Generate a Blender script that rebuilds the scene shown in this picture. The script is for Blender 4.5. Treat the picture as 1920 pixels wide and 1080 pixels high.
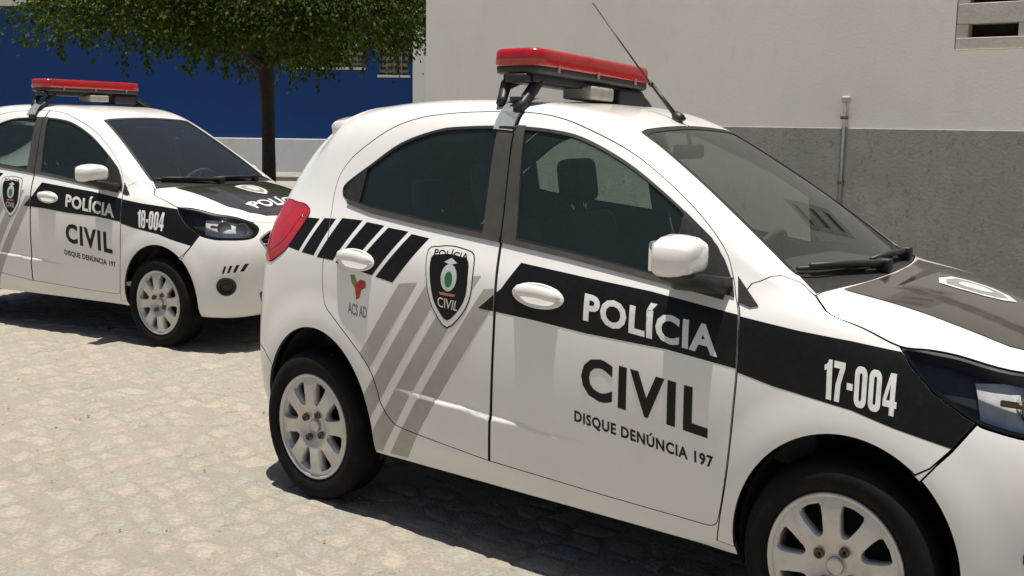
import numpy as np
import bpy, bmesh, math, random
from mathutils import Vector, Matrix
from mathutils.geometry import delaunay_2d_cdt
for o in list(bpy.data.objects): bpy.data.objects.remove(o)
scene = bpy.context.scene
COL = scene.collection
R_ = math.radians
# ---------------------------------------------------------------- camera
cam_d = bpy.data.cameras.new("camera"); cam = bpy.data.objects.new("camera", cam_d); COL.objects.link(cam)
CAM = (2.758, -3.254, 1.453); YAW, PITCH, ROLL, FPX = R_(125.74), R_(7.80), R_(0.82), 1867.6
fw = Vector((math.cos(YAW)*math.cos(PITCH), math.sin(YAW)*math.cos(PITCH), -math.sin(PITCH)))
rt = Vector((math.sin(YAW), -math.cos(YAW), 0)); up = rt.cross(fw)
r2 = math.cos(ROLL)*rt + math.sin(ROLL)*up; u2 = -math.sin(ROLL)*rt + math.cos(ROLL)*up
m = Matrix((r2, u2, -fw)).transposed().to_4x4(); m.translation = CAM
cam.matrix_world = m
cam_d.sensor_fit = 'HORIZONTAL'; cam_d.sensor_width = 36; cam_d.lens = 36*FPX/1920
cam_d.shift_y = (485-540)/1920; cam_d.clip_start = .05; cam_d.clip_end = 400
scene.camera = cam
# ---------------------------------------------------------------- sky, sun, exposure
SUN_EL, SUN_AZ = R_(88.3), R_(-90)         # almost straight overhead
w = bpy.data.worlds.new("World"); scene.world = w; w.use_nodes = True
nt = w.node_tree; bg = nt.nodes['Background']; sky = nt.nodes.new('ShaderNodeTexSky')
sky.sky_type = 'NISHITA'; sky.sun_disc = False; sky.sun_elevation = SUN_EL; sky.sun_rotation = R_(90)-SUN_AZ
sky.dust_density = 2.0; sky.air_density = 1.0
nt.links.new(sky.outputs[0], bg.inputs[0]); bg.inputs[1].default_value = .05
sd = bpy.data.lights.new("sun", 'SUN'); sun = bpy.data.objects.new("sun", sd); COL.objects.link(sun)
sd.energy = 4.9; sd.angle = R_(.55); sd.color = (1, .94, .84)
sv = Vector((math.cos(SUN_EL)*math.cos(SUN_AZ), math.cos(SUN_EL)*math.sin(SUN_AZ), math.sin(SUN_EL)))
sun.rotation_euler = sv.to_track_quat('Z', 'Y').to_euler(); sun.location = (0, 2, 8)
scene.view_settings.view_transform = 'Standard'; scene.view_settings.look = 'None'
scene.view_settings.exposure = 0.37; scene.view_settings.gamma = 1
scene.view_settings.use_curve_mapping = False
scene.render.engine = 'CYCLES'; scene.cycles.max_bounces = 8; scene.cycles.transparent_max_bounces = 16
scene.cycles.caustics_reflective = False; scene.cycles.caustics_refractive = False; scene.cycles.use_denoising = True
# ---------------------------------------------------------------- materials
MATS = {}
def mat(name, col, rough=.5, metal=0, coat=0, spec=.5, noise=None, bump=None, sheen=0):
    """noise=(scale, colour2, lo, hi[, detail]) mixes a second colour by fractal noise; bump=(scale, strength, distance)"""
    if name in MATS: return MATS[name]
    m = bpy.data.materials.new(name); m.use_nodes = True; t = m.node_tree; b = t.nodes['Principled BSDF']
    b.inputs['Base Color'].default_value = (*col, 1); b.inputs['Roughness'].default_value = rough
    b.inputs['Metallic'].default_value = metal; b.inputs['Coat Weight'].default_value = coat
    b.inputs['Coat Roughness'].default_value = .06; b.inputs['Specular IOR Level'].default_value = spec
    tc = t.nodes.new('ShaderNodeTexCoord')
    if noise:
        n = t.nodes.new('ShaderNodeTexNoise'); n.inputs['Scale'].default_value = noise[0]; n.inputs['Detail'].default_value = noise[4] if len(noise) > 4 else 6
        n.inputs['Roughness'].default_value = .62; t.links.new(tc.outputs['Object'], n.inputs['Vector'])
        r = t.nodes.new('ShaderNodeMapRange'); r.inputs[1].default_value = noise[2]; r.inputs[2].default_value = noise[3]
        t.links.new(n.outputs['Fac'], r.inputs[0]); x = t.nodes.new('ShaderNodeMix'); x.data_type = 'RGBA'
        x.inputs[6].default_value = (*col, 1); x.inputs[7].default_value = (*noise[1], 1)
        t.links.new(r.outputs[0], x.inputs[0]); t.links.new(x.outputs[2], b.inputs['Base Color'])
    if bump:
        n = t.nodes.new('ShaderNodeTexNoise'); n.inputs['Scale'].default_value = bump[0]; n.inputs['Detail'].default_value = 8; n.inputs['Roughness'].default_value = .65
        t.links.new(tc.outputs['Object'], n.inputs['Vector']); bp = t.nodes.new('ShaderNodeBump')
        bp.inputs['Strength'].default_value = bump[1]; bp.inputs['Distance'].default_value = bump[2]
        t.links.new(n.outputs['Fac'], bp.inputs['Height']); t.links.new(bp.outputs[0], b.inputs['Normal'])
    MATS[name] = m; return m
def glass(name, tint, ior=1.45, rough=.0, mixmin=.0, film=None):
    m = bpy.data.materials.new(name); m.use_nodes = True; t = m.node_tree; t.nodes.remove(t.nodes['Principled BSDF'])
    out = t.nodes['Material Output']; tr = t.nodes.new('ShaderNodeBsdfTransparent'); tr.inputs[0].default_value = (*tint, 1)
    gl = t.nodes.new('ShaderNodeBsdfGlossy'); gl.inputs['Roughness'].default_value = rough; gl.inputs[0].default_value = (.92, .95, .95, 1)
    fr = t.nodes.new('ShaderNodeFresnel'); fr.inputs[0].default_value = ior; mx = t.nodes.new('ShaderNodeMixShader')
    fac = fr.outputs[0]
    if mixmin:
        a = t.nodes.new('ShaderNodeMath'); a.operation = 'ADD'; a.inputs[1].default_value = mixmin; t.links.new(fac, a.inputs[0]); fac = a.outputs[0]
    if film:                                            # dusty window film
        df = t.nodes.new('ShaderNodeBsdfDiffuse'); df.inputs[0].default_value = (*film[1], 1); m2 = t.nodes.new('ShaderNodeMixShader'); m2.inputs[0].default_value = film[0]
        t.links.new(tr.outputs[0], m2.inputs[1]); t.links.new(df.outputs[0], m2.inputs[2]); tr = m2
    t.links.new(fac, mx.inputs[0]); t.links.new(tr.outputs[0], mx.inputs[1]); t.links.new(gl.outputs[0], mx.inputs[2]); t.links.new(mx.outputs[0], out.inputs[0])
    MATS[name] = m; return m
M_white = mat('white_paint', (.80, .795, .775), .22, 0, .7, noise=(2.6, (.735, .72, .68), .50, .80))
M_vinyl = mat('black_vinyl', (.007, .007, .007), .38, 0, 0, .22, noise=(60, (.011, .0105, .010), .45, .7))
M_hoodvinyl = mat('hood_vinyl', (.034, .030, .026), .24, 0, 1, .5, noise=(9, (.050, .044, .037), .4, .7))  # black vinyl; grey-brown base imitates the beige wall reflected in the hood
M_grey = mat('grey_band_vinyl', (.39, .375, .335), .35, 0, .2, noise=(14, (.43, .415, .37), .4, .7))
M_letw = mat('white_vinyl', (.74, .74, .72), .4, noise=(40, (.62, .62, .6), .45, .7))
M_black = mat('black_plastic', (.014, .014, .014), .48, noise=(50, (.026, .025, .024), .4, .7))
M_trim = mat('pillar_trim', (.055, .050, .043), .42, 0, .15, noise=(20, (.07, .064, .055), .4, .7))
M_rub = mat('rubber_seal', (.012, .012, .012), .6)
M_line = mat('lining_and_gap_shade', (.06, .058, .055), .9, noise=(30, (.075, .072, .068), .4, .7))
M_seat = mat('seat_fabric', (.022, .023, .026), .92, noise=(60, (.035, .035, .038), .4, .7), bump=(220, .3, .002))
M_dash = mat('dashboard_plastic', (.03, .03, .032), .75, bump=(300, .3, .001))
M_tyre = mat('tyre_rubber', (.006, .0055, .005), .8, 0, 0, .2, noise=(9, (.020, .014, .010), .5, .76), bump=(90, .4, .002))
M_rim = mat('alloy_silver', (.58, .57, .55), .34, .45, .3, noise=(18, (.46, .43, .39), .5, .75))
M_bolt = mat('steel_bolt', (.20, .15, .11), .5, .7, noise=(80, (.12, .09, .07), .4, .7))
M_dark = mat('wheel_well', (.012, .011, .010), .9, noise=(20, (.03, .026, .022), .45, .7))
M_red = mat('red_lens', (.44, .007, .010), .2, 0, .6, noise=(35, (.34, .006, .008), .4, .7))
M_tail = mat('tail_lamp_red', (.50, .012, .016), .14, 0, .9, noise=(25, (.36, .008, .012), .4, .7))
M_chrome = mat('lamp_reflector', (.75, .76, .78), .12, 1)
M_house = mat('lamp_housing', (.74, .74, .73), .4, 0, noise=(12, (.55, .55, .55), .42, .6))
M_amber = mat('amber_lens', (.42, .25, .11), .35)
M_strap = mat('grey_strap_pad', (.36, .39, .42), .55, noise=(40, (.30, .33, .36), .4, .7))
M_spk = mat('speaker_grey', (.33, .31, .27), .6, noise=(30, (.27, .25, .22), .4, .7))
M_glass = glass('window_glass', (.84, .97, .90), 1.45, 0, 0, (.055, (.20, .31, .28)))
M_wsglass = glass('windshield_glass', (.74, .82, .76), 1.5, 0, .02, (.035, (.40, .44, .40)))
M_lens = glass('lamp_lens', (.93, .94, .95), 1.33)
M_mirror = mat('mirror_glass', (.8, .82, .84), .03, 1)
# ---------------------------------------------------------------- scene helpers
def tag(o, label=None, cat=None, group=None, kind=None):
    for k, v in (('label', label), ('category', cat), ('group', group), ('kind', kind)):
        if v: o[k] = v
    return o
def empty(name, loc=(0, 0, 0), rz=0):
    o = bpy.data.objects.new(name, None); o.empty_display_size = .2; COL.objects.link(o); o.location = loc; o.rotation_euler = (0, 0, rz); return o
def link(name, me, parent=None, loc=None):
    o = bpy.data.objects.new(name, me); COL.objects.link(o)
    if parent: o.parent = parent
    if loc is not None: o.location = loc
    return o
def mesh(name, verts, faces, mats, parent=None, smooth=False, mi=None, loc=None, uvs=None):
    me = bpy.data.meshes.new(name); me.from_pydata([tuple(map(float, v)) for v in verts], [], [tuple(map(int, f)) for f in faces])
    for m_ in (mats if isinstance(mats, (list, tuple)) else [mats]): me.materials.append(m_)
    if mi is not None: me.polygons.foreach_set('material_index', np.asarray(mi, np.int32))
    if smooth: me.polygons.foreach_set('use_smooth', np.ones(len(me.polygons), bool))
    me.update(); return link(name, me, parent, loc)
def from_bm(name, bm, mats, parent=None, smooth=False, loc=None):
    me = bpy.data.meshes.new(name); bm.to_mesh(me); bm.free()
    for m_ in (mats if isinstance(mats, (list, tuple)) else [mats]): me.materials.append(m_)
    if smooth: me.polygons.foreach_set('use_smooth', np.ones(len(me.polygons), bool))
    return link(name, me, parent, loc)
def box(bm, lo, hi, rot=None, bevel=0, seg=2):
    lo = Vector(lo); hi = Vector(hi); c = (lo+hi)/2
    r = bmesh.ops.create_cube(bm, size=1); vs = r['verts']
    bmesh.ops.scale(bm, vec=hi-lo, verts=vs)
    if bevel:
        es = list({e for v in vs for e in v.link_edges}); b = bmesh.ops.bevel(bm, geom=es, offset=bevel, segments=seg, profile=.6, affect='EDGES')
        vs = list({v for f in b['faces'] for v in f.verts} | {v for v in vs if v.is_valid})
    if rot: bmesh.ops.rotate(bm, cent=(0, 0, 0), matrix=rot, verts=vs)
    bmesh.ops.translate(bm, vec=c, verts=vs); return vs
def tube(bm, pts, rad, n=8, cap=True):
    pts = [Vector(p) for p in pts]; rings = []
    for i, p in enumerate(pts):
        d = (pts[min(i+1, len(pts)-1)]-pts[max(i-1, 0)]).normalized(); a = d.orthogonal().normalized() if abs(d.z) > .9 else d.cross(Vector((0, 0, 1))).normalized()
        b = d.cross(a); r = rad[i] if isinstance(rad, (list, tuple)) else rad
        rings.append([bm.verts.new(p+a*math.cos(k*2*math.pi/n)*r+b*math.sin(k*2*math.pi/n)*r) for k in range(n)])
    for A, B in zip(rings[:-1], rings[1:]):
        for k in range(n): bm.faces.new((A[k], A[(k+1) % n], B[(k+1) % n], B[k]))
    if cap: bm.faces.new(rings[0][::-1]); bm.faces.new(rings[-1])
def lathe(bm, prof, n=48, sx=1.0):
    """profile of (radius, y) turned about the y axis"""
    rings = [[bm.verts.new((r*math.cos(k*2*math.pi/n)*sx, y, r*math.sin(k*2*math.pi/n))) for k in range(n)] for r, y in prof]
    for A, B in zip(rings[:-1], rings[1:]):
        for k in range(n): bm.faces.new((A[k], B[k], B[(k+1) % n], A[(k+1) % n]))
    return rings
# ---------------------------------------------------------------- car body surface (half body, h = distance from centre plane)
def pchip(xk, yk, x):
    xk=np.asarray(xk,float); yk=np.asarray(yk,float); x=np.asarray(x,float)
    h=np.diff(xk); d=np.diff(yk)/h; m=np.zeros_like(yk)
    for i in range(1,len(xk)-1):
        if d[i-1]*d[i]>0:
            w1=2*h[i]+h[i-1]; w2=h[i]+2*h[i-1]; m[i]=(w1+w2)/(w1/d[i-1]+w2/d[i])
    m[0]=d[0]; m[-1]=d[-1]
    i=np.clip(np.searchsorted(xk,x)-1,0,len(xk)-2); s=(x-xk[i])/h[i]
    return (2*s**3-3*s**2+1)*yk[i]+(s**3-2*s**2+s)*h[i]*m[i]+(-2*s**3+3*s**2)*yk[i+1]+(s**3-s**2)*h[i]*m[i+1]
ROWS={ # row: (x...), (h...), (z...)
 0:((-.3,2.9),(0,0),(.26,.21)),
 1:((-.3,.4,2.1,2.9),(.62,.66,.66,.64),(.27,.235,.23,.205)),
 2:((-.3,.1,.4,2.1,2.9),(.73,.765,.772,.772,.735),(.29,.27,.247,.242,.222)),
 3:((-.3,.1,.4,2.1,2.9),(.775,.802,.806,.806,.785),(.345,.325,.305,.30,.28)),
 4:((-.3,-.1,.3,1.2,2.2,2.6,2.9),(.795,.818,.826,.828,.826,.818,.797),(.455,.45,.44,.435,.43,.43,.41)),
 5:((-.3,-.1,.3,1.2,2.2,2.6,2.9),(.80,.826,.838,.84,.838,.828,.797),(.62,.62,.615,.605,.60,.59,.56)),
 6:((-.3,-.1,.3,1.2,2.0,2.3,2.6,2.9),(.785,.815,.834,.838,.835,.829,.815,.772),(.80,.80,.80,.785,.77,.76,.745,.695)),
 7:((-.3,-.1,.3,1.2,2.0,2.3,2.6,2.9),(.752,.787,.812,.818,.812,.80,.778,.728),(.985,.99,.99,.945,.905,.89,.855,.785)),
 8:((-.3,-.1,.1,.3,.7,1.2,1.7,2.0,2.2,2.34,2.46,2.6,2.75,2.9),(.662,.70,.728,.742,.754,.762,.767,.768,.766,.75,.738,.722,.70,.668),
    (1.115,1.14,1.142,1.13,1.10,1.055,1.01,.983,.968,.962,.950,.927,.898,.862)),
 10:((-.3,-.12,.06,.25,.6,1.0,1.25,1.5,1.7,1.9,2.1,2.22,2.34,2.46,2.6,2.75,2.9),
     (.475,.515,.538,.552,.562,.566,.564,.556,.578,.612,.655,.675,.63,.57,.53,.49,.45),
     (1.39,1.44,1.467,1.488,1.505,1.501,1.474,1.410,1.323,1.222,1.112,1.044,.998,.985,.966,.938,.903)),
 12:((-.3,-.12,.2,.5,.9,1.2,1.35,1.45,1.55,1.7,1.9,2.1,2.25,2.36,2.46,2.6,2.75,2.9),(0,)*18,
     (1.488,1.508,1.530,1.539,1.536,1.516,1.496,1.468,1.43,1.362,1.268,1.162,1.075,1.014,.998,.985,.96,.925)),
}
XS=[-.30,-.14,.03,.22,.45,.75,1.05,1.28,1.44,1.58,1.72,1.86,2.0,2.12,2.22,2.32,2.42,2.53,2.66,2.79,2.9]
def build_net():
    J=4+len(XS)+5; N=np.zeros((J,13,3))
    for k,x in enumerate(XS):
        r={}
        for row,(a,b,c) in ROWS.items(): r[row]=(float(pchip(a,b,x)),float(pchip(a,c,x)))
        h8,z8=r[8]; h10,z10=r[10]; z12=r[12][1]
        bul=np.clip((z10-z8)/.4,0,1)
        r[9]=(.5*(h8+h10)+.018*bul+.006*(1-bul),.5*(z8+z10)+.012*bul+.004*(1-bul))
        r[11]=(h10*.56,z10+(z12-z10)*.74)
        sh={-.30:(.05,.115,.12,.12),-.14:(.015,.04,.05,.05)}.get(x,(0,0,0,0))
        for row in range(13): N[4+k,row]=(x+(sh[row-9] if row>8 else 0),r[row][0],r[row][1])
    s=N[4]
    Xr=[-.45,-.52,-.565,-.605,-.62,-.615,-.59,-.56,-.53,-.425,-.30,-.255,-.235]
    Zr=[.26,.27,.29,.36,.46,.60,.79,.95,1.07,1.25,1.415,1.468,1.488]
    for j,(fx,fh,fz) in enumerate(((0,0,0),(.03,.31,.05),(.15,.62,.25),(.42,.895,.65))):
        for row in range(13):
            N[j,row]=(Xr[row]+(s[row,0]-Xr[row])*fx, s[row,1]*1.02*fh, Zr[row]+(s[row,2]-Zr[row])*fz)
    s=N[4+len(XS)-1]
    Xf=[3.05,3.15,3.21,3.25,3.28,3.285,3.262,3.22,3.175,3.155,3.14,3.128,3.115]
    Zf=[.21,.205,.215,.27,.40,.55,.66,.735,.785,.80,.81,.815,.82]
    for j,(fx,fh,fz) in enumerate(((.42,.955,.27),(.72,.84,.55),(.905,.60,.82),(.98,.31,.96),(1,0,1))):
        for row in range(13):
            N[4+len(XS)+j,row]=(s[row,0]+(Xf[row]-s[row,0])*fx, s[row,1]*fh, s[row,2]+(Zf[row]-s[row,2])*fz)
    N[...,0]*=KX; N[...,1]*=KY
    return N
KX,KY=.80,.86
NET=build_net(); JN=NET.shape[0]
def padded(N):
    m=np.array([1,-1,1.])
    A=np.concatenate([N[1:2]*m,N,N[-2:-1]*m],0)
    return np.concatenate([A[:,1:2]*m,A,A[:,-2:-1]*m],1)
def bw(s): return np.stack([(1-s)**3/6,(3*s**3-6*s**2+4)/6,(-3*s**3+3*s**2+3*s+1)/6,s**3/6],-1)
def at_int(N):
    A=padded(N); B=(A[:-2]+4*A[1:-1]+A[2:])/6; return (B[:,:-2]+4*B[:,1:-1]+B[:,2:])/6
CT=NET.copy()
for _ in range(2): CT=CT+.75*(NET-at_int(CT))
CTP=padded(CT)
def raw(u,t):
    u=np.clip(np.asarray(u,float),0,JN-1); t=np.clip(np.asarray(t,float),0,12)
    i=np.minimum(u.astype(int),JN-2); k=np.minimum(t.astype(int),11); wu=bw(u-i); wt=bw(t-k)
    o=np.zeros(u.shape+(3,))
    for a in range(4):
        for b in range(4): o+=(wu[...,a]*wt[...,b])[...,None]*CTP[i+a,k+b]
    return o
def sst(x): x=np.clip(x,0,1); return x*x*(3-2*x)
WHEELX=(0.0,1.993); ARCH=((.02,.31,.292,.372),(2.005,.305,.297,.352))
def S(u,t):
    p=raw(u,t); x,h,z=p[...,0],p[...,1],p[...,2]
    side=sst((h-.53)/.09)*sst((1.0-z)/.1)
    d=np.zeros_like(x)
    for cx,cz,rx,rz in ARCH:
        r=np.hypot((x-cx)/rx,(z-cz)/rz); d+=.008*(1-sst((r-1.05)/.36))
    zc=.505-.06*(x-.68)
    d+=.0095*sst((zc+.008-z)/.016)*sst((x-.36)/.25)*sst((1.35-x)/.6)*sst((z-.28)/.06)
    p=p.copy(); p[...,1]=h+d*side
    p[...,2]=z+.011*(1-sst((h-.235-.08*(x-2.0))/.035))*sst((x-1.98)/.05)*sst((2.47-x)/.07)*sst((z-.72)/.08)
    return p
def nrm(u,t):
    e=1e-3; u=np.asarray(u,float); t=np.asarray(t,float)
    um=np.clip(u-e,0,JN-1); up=np.clip(u+e,0,JN-1); tm=np.clip(t-e,0,12); tp=np.clip(t+e,0,12)
    a=S(up,t)-S(um,t); b=S(u,tp)-S(u,tm); n=np.cross(a,b); n/=np.linalg.norm(n,axis=-1,keepdims=True)+1e-12
    # orient outwards: away from the car's core line
    p=S(u,t); c=np.stack([np.clip(p[...,0],.1,2.05),p[...,1]*0,np.full(p.shape[:-1],.6)],-1)
    s=np.sign(((p-c)*n).sum(-1)); s[s==0]=1
    return n*s[...,None]
UG,TG=np.meshgrid(np.linspace(0,JN-1,(JN-1)*10+1),np.linspace(0,12,121),indexing='ij')
GP=S(UG,TG)
def inv(q,axes,tmin=1.9,tmax=12,umin=0,umax=99):
    """(u,t) of the surface point that lies nearest to q on the given axes"""
    q=np.atleast_2d(np.asarray(q,float))
    m=(TG>=tmin-1e-6)&(TG<=tmax+1e-6)&(UG>=umin)&(UG<=umax); G=GP[m][:,axes]; uu=UG[m]; tt=TG[m]
    u=np.zeros(len(q)); t=np.zeros(len(q))
    for n in range(0,len(q),200):
        d=((G[None]-q[n:n+200,None])**2).sum(2); i=d.argmin(1); u[n:n+200]=uu[i]; t[n:n+200]=tt[i]
    e=1e-3
    for _ in range(10):
        f=S(u,t)[:,axes]; fu=(S(u+e,t)[:,axes]-S(u-e,t)[:,axes])/(2*e); ft=(S(u,t+e)[:,axes]-S(u,t-e)[:,axes])/(2*e); r=q-f
        a=(fu*fu).sum(1)+1e-7; b=(fu*ft).sum(1); c=(ft*ft).sum(1)+1e-7; g=(fu*r).sum(1); h=(ft*r).sum(1); D=a*c-b*b+1e-12
        u=np.clip(u+np.clip((c*g-b*h)/D,-.2,.2),0,JN-1); t=np.clip(t+np.clip((a*h-b*g)/D,-.2,.2),tmin,tmax)
    return np.stack([u,t],1)
def side(p,**k): return inv(p,[0,2],**k)
def top(p,**k): return inv(p,[0,1],tmin=k.pop('tmin',7.6),**k)
def near(p,**k): return inv(p,[0,1,2],**k)
# ---------------------------------------------------------------- panels cut out of the body surface
def inside(P, poly):
    """points of P inside polygon (vectorised even-odd rule)"""
    P = np.asarray(P); poly = np.asarray(poly); x, y = P[:, 0], P[:, 1]; c = np.zeros(len(P), bool); j = len(poly)-1
    for i in range(len(poly)):
        xi, yi = poly[i]; xj, yj = poly[j]
        if yi != yj: c ^= ((yi > y) != (yj > y)) & (x < (xj-xi)*(y-yi)/(yj-yi)+xi)
        j = i
    return c
def catmull(pts, n=6, closed=False):
    pts = [np.asarray(p, float) for p in pts]; out = []; N = len(pts)
    for i in range(N if closed else N-1):
        p1, p2 = pts[i], pts[(i+1) % N]; p0 = pts[(i-1) % N] if (closed or i > 0) else p1; p3 = pts[(i+2) % N] if (closed or i+2 < N) else p2
        for k in range(n):
            s = k/n; out.append(.5*((2*p1)+(-p0+p2)*s+(2*p0-5*p1+4*p2-p3)*s*s+(-p0+3*p1-3*p2+p3)*s**3))
    if not closed: out.append(pts[-1])
    return out
def dense(pts, step=.02, closed=True):
    out = []; pts = [np.asarray(p, float) for p in pts]; N = len(pts)
    for i in range(N if closed else N-1):
        a, b = pts[i], pts[(i+1) % N]; k = max(1, int(np.linalg.norm(b-a)/step))
        out += [a+(b-a)*s/k for s in range(k)]
    if not closed: out.append(pts[-1])
    return np.array(out)
def inset(poly, d):
    """shrink a dense 2D polygon by d (metres)"""
    P = np.asarray(poly); A = .5*np.sum(P[:, 0]*np.roll(P[:, 1], -1)-np.roll(P[:, 0], -1)*P[:, 1]); sg = 1 if A > 0 else -1
    e1 = P-np.roll(P, 1, 0); e2 = np.roll(P, -1, 0)-P
    def nn(e): e = e/(np.linalg.norm(e, axis=1, keepdims=True)+1e-12); return np.stack([-e[:, 1], e[:, 0]], 1)*sg
    n1, n2 = nn(e1), nn(e2); b = n1+n2; L = (b*b).sum(1, keepdims=True); return P+np.where(L > .2, 2*b/np.maximum(L, .2), n1)*d
def uv_side(pts, **k):
    return side(dense(pts), **k)
def uv_near(pts, **k):
    """closed loop of (x,h,z) guesses pulled onto the surface"""
    return near(dense(pts), **k)
def uv_inset(uv, d):
    """shrink a loop in the (u,t) domain by about d metres, using the local metric"""
    uv = np.asarray(uv); e = 1e-3
    fu = np.linalg.norm(S(uv[:, 0]+e, uv[:, 1])-S(uv[:, 0]-e, uv[:, 1]), axis=1)/(2*e); ft = np.linalg.norm(S(uv[:, 0], uv[:, 1]+e)-S(uv[:, 0], uv[:, 1]-e), axis=1)/(2*e)
    su, st = fu.mean(), ft.mean(); Q = inset(uv*[su, st], d)/[su, st]
    keep = (uv[:, 1] > 11.999) | (uv[:, 0] < 1e-3) | (uv[:, 0] > JN-1-1e-3)
    Q[keep & (uv[:, 1] > 11.999), 1] = 12; Q[uv[:, 0] < 1e-3, 0] = 0; Q[uv[:, 0] > JN-1-1e-3, 0] = JN-1
    Q[:, 0] = np.clip(Q[:, 0], 0, JN-1); Q[:, 1] = np.clip(Q[:, 1], 0, 12); return Q
def cdt(ins, outs, du=.2, dt=.2, extra=None):
    """triangulate the part of the (u,t) domain inside every loop of ins and outside every loop of outs"""
    loops = list(ins)+list(outs); allp = np.vstack(ins); lo, hi = allp.min(0), allp.max(0)
    gu = np.arange(lo[0]+du*.37, hi[0], du); gt = np.arange(lo[1]+dt*.41, hi[1], dt)
    G = np.stack(np.meshgrid(gu, gt, indexing='ij'), -1).reshape(-1, 2)
    ok = np.ones(len(G), bool)
    for L in ins: ok &= inside(G, L)
    for L in outs: ok &= ~inside(G, L)
    G = G[ok]
    for L in loops:                                    # keep grid points off the loops
        if len(G):
            d = np.min(np.hypot((G[:, None, 0]-L[None, :, 0])/du, (G[:, None, 1]-L[None, :, 1])/dt), 1); G = G[d > .33]
    V = []; E = []
    for L in loops:
        o = len(V); n = len(L); V += [Vector((float(a), float(b))) for a, b in L]; E += [(o+i, o+(i+1) % n) for i in range(n)]
    V += [Vector((float(a), float(b))) for a, b in G]
    r = delaunay_2d_cdt(V, E, [], 0, 1e-5); vs = np.array([tuple(v) for v in r[0]]); fs = np.array([f for f in r[2] if len(f) == 3])
    c = vs[fs].mean(1); ok = np.ones(len(fs), bool)
    for L in ins: ok &= inside(c, L)
    for L in outs: ok &= ~inside(c, L)
    fs = fs[ok]
    par = np.arange(len(vs))                            # drop stray slivers: keep pieces of at least eight triangles
    def find(a):
        while par[a] != a: par[a] = par[par[a]]; a = par[a]
        return a
    for a, b, c_ in fs: par[find(a)] = find(b); par[find(c_)] = find(b)
    rt_ = np.array([find(f[0]) for f in fs]); cnt = {r_: (rt_ == r_).sum() for r_ in set(rt_)}; big = max(cnt.values())
    fs = fs[np.array([cnt[r_] >= min(8, big) for r_ in rt_])]; used = np.unique(fs); remap = -np.ones(len(vs), int); remap[used] = np.arange(len(used))
    return vs[used], remap[fs]
def sheet(name, uv, tri, mats, parent, sides=(-1,), off=0., thick=.014, mi_in=None):
    """surface piece with thickness: outer skin (slot 0), rim (also mi_in if given, gap shade put into its colour) and inner skin (slot mi_in)"""
    P = S(uv[:, 0], uv[:, 1]); N = nrm(uv[:, 0], uv[:, 1])
    cen = uv[:, 1] > 11.9995; N[cen, 1] = 0
    cen2 = (uv[:, 0] < 5e-4) | (uv[:, 0] > JN-1-5e-4); N[cen2, 1] = 0; P[cen | cen2, 1] = 0
    L_ = np.linalg.norm(N, axis=1, keepdims=True); N = np.where(L_ > 1e-5, N/np.maximum(L_, 1e-9), np.array([[0, 0, 1.]])); N[~np.isfinite(N).all(1)] = (0, 0, 1)
    V = []; F = []; MI = []; NV = []
    f0 = np.cross(P[tri[:, 1]]-P[tri[:, 0]], P[tri[:, 2]]-P[tri[:, 0]]); flip = (f0*N[tri].mean(1)).sum(1) < 0
    T = tri.copy(); T[flip] = T[flip][:, ::-1]
    ed = {}
    for a, b, c in T:
        for e in ((a, b), (b, c), (c, a)): ed[e] = 1
    bd = [e for e in ed if (e[1], e[0]) not in ed]
    sym = cen | cen2
    if len(sides) == 2: bd = [e for e in bd if not (sym[e[0]] and sym[e[1]])]
    second = False
    for s in sides:
        m3 = np.array([1, s, 1.]); o = len(V); po = (P+N*off)*m3; n = N*m3
        tr = T if s > 0 else T[:, ::-1]; idx = np.arange(len(P))+o
        if second: idx = np.where(sym, first[0], 0); idx[~sym] = o+np.arange((~sym).sum()); V += list(po[~sym]); NV += list(n[~sym])
        else: V += list(po); NV += list(n)
        F += [tuple(idx[f]) for f in tr]; MI += [0]*len(tr)
        if thick:
            pi = (P+N*(off-thick))*m3; o2 = len(V); idx2 = np.arange(len(P))+o2
            if second: idx2 = np.where(sym, first[1], 0); idx2[~sym] = o2+np.arange((~sym).sum()); V += list(pi[~sym]); NV += list(-n[~sym])
            else: V += list(pi); NV += list(-n)
            F += [tuple(idx2[f[::-1]]) for f in tr]; MI += [1 if mi_in else 0]*len(tr)
            for a, b in bd:
                o3 = len(V); V += [po[a], po[b], pi[b], pi[a]]; ee = (po[b]-po[a]); nn_ = np.cross(ee, n[a])*(1 if s > 0 else -1)
                nn_ = nn_/(np.linalg.norm(nn_)+1e-9); NV += [nn_]*4
                F.append((o3, o3+3, o3+2, o3+1) if s > 0 else (o3, o3+1, o3+2, o3+3)); MI.append(1 if mi_in else 0)  # dark lining colour on the rim paints shade into the shut lines
        if not second: first = (idx, idx2 if thick else idx)
        second = True
    ms = [mats] if not isinstance(mats, (list, tuple)) else list(mats)
    if mi_in and len(ms) < 2: ms.append(mi_in)
    o = mesh(name, V, F, ms, parent, True, MI); o.data.normals_split_custom_set_from_vertices([tuple(map(float, n)) for n in NV]); return o
def decal(name, loop_uv, matl, parent, off=.0006, clip=(), outs=(), du=.2, dt=.2):
    uv, tri = cdt([loop_uv]+list(clip), list(outs), du, dt); return sheet(name, uv, tri, matl, parent, (-1,), off, 0)
GAP = .0038
def panel(name, loop, mats, parent, sides=(-1,), holes=(), gap=GAP, off=0., thick=.014, du=.2, dt=.2, inner=True):
    L = uv_inset(loop, gap) if gap else loop
    uv, tri = cdt([L], list(holes), du, dt); return sheet(name, uv, tri, mats, parent, sides, off, thick, M_line if inner else None)
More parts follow.
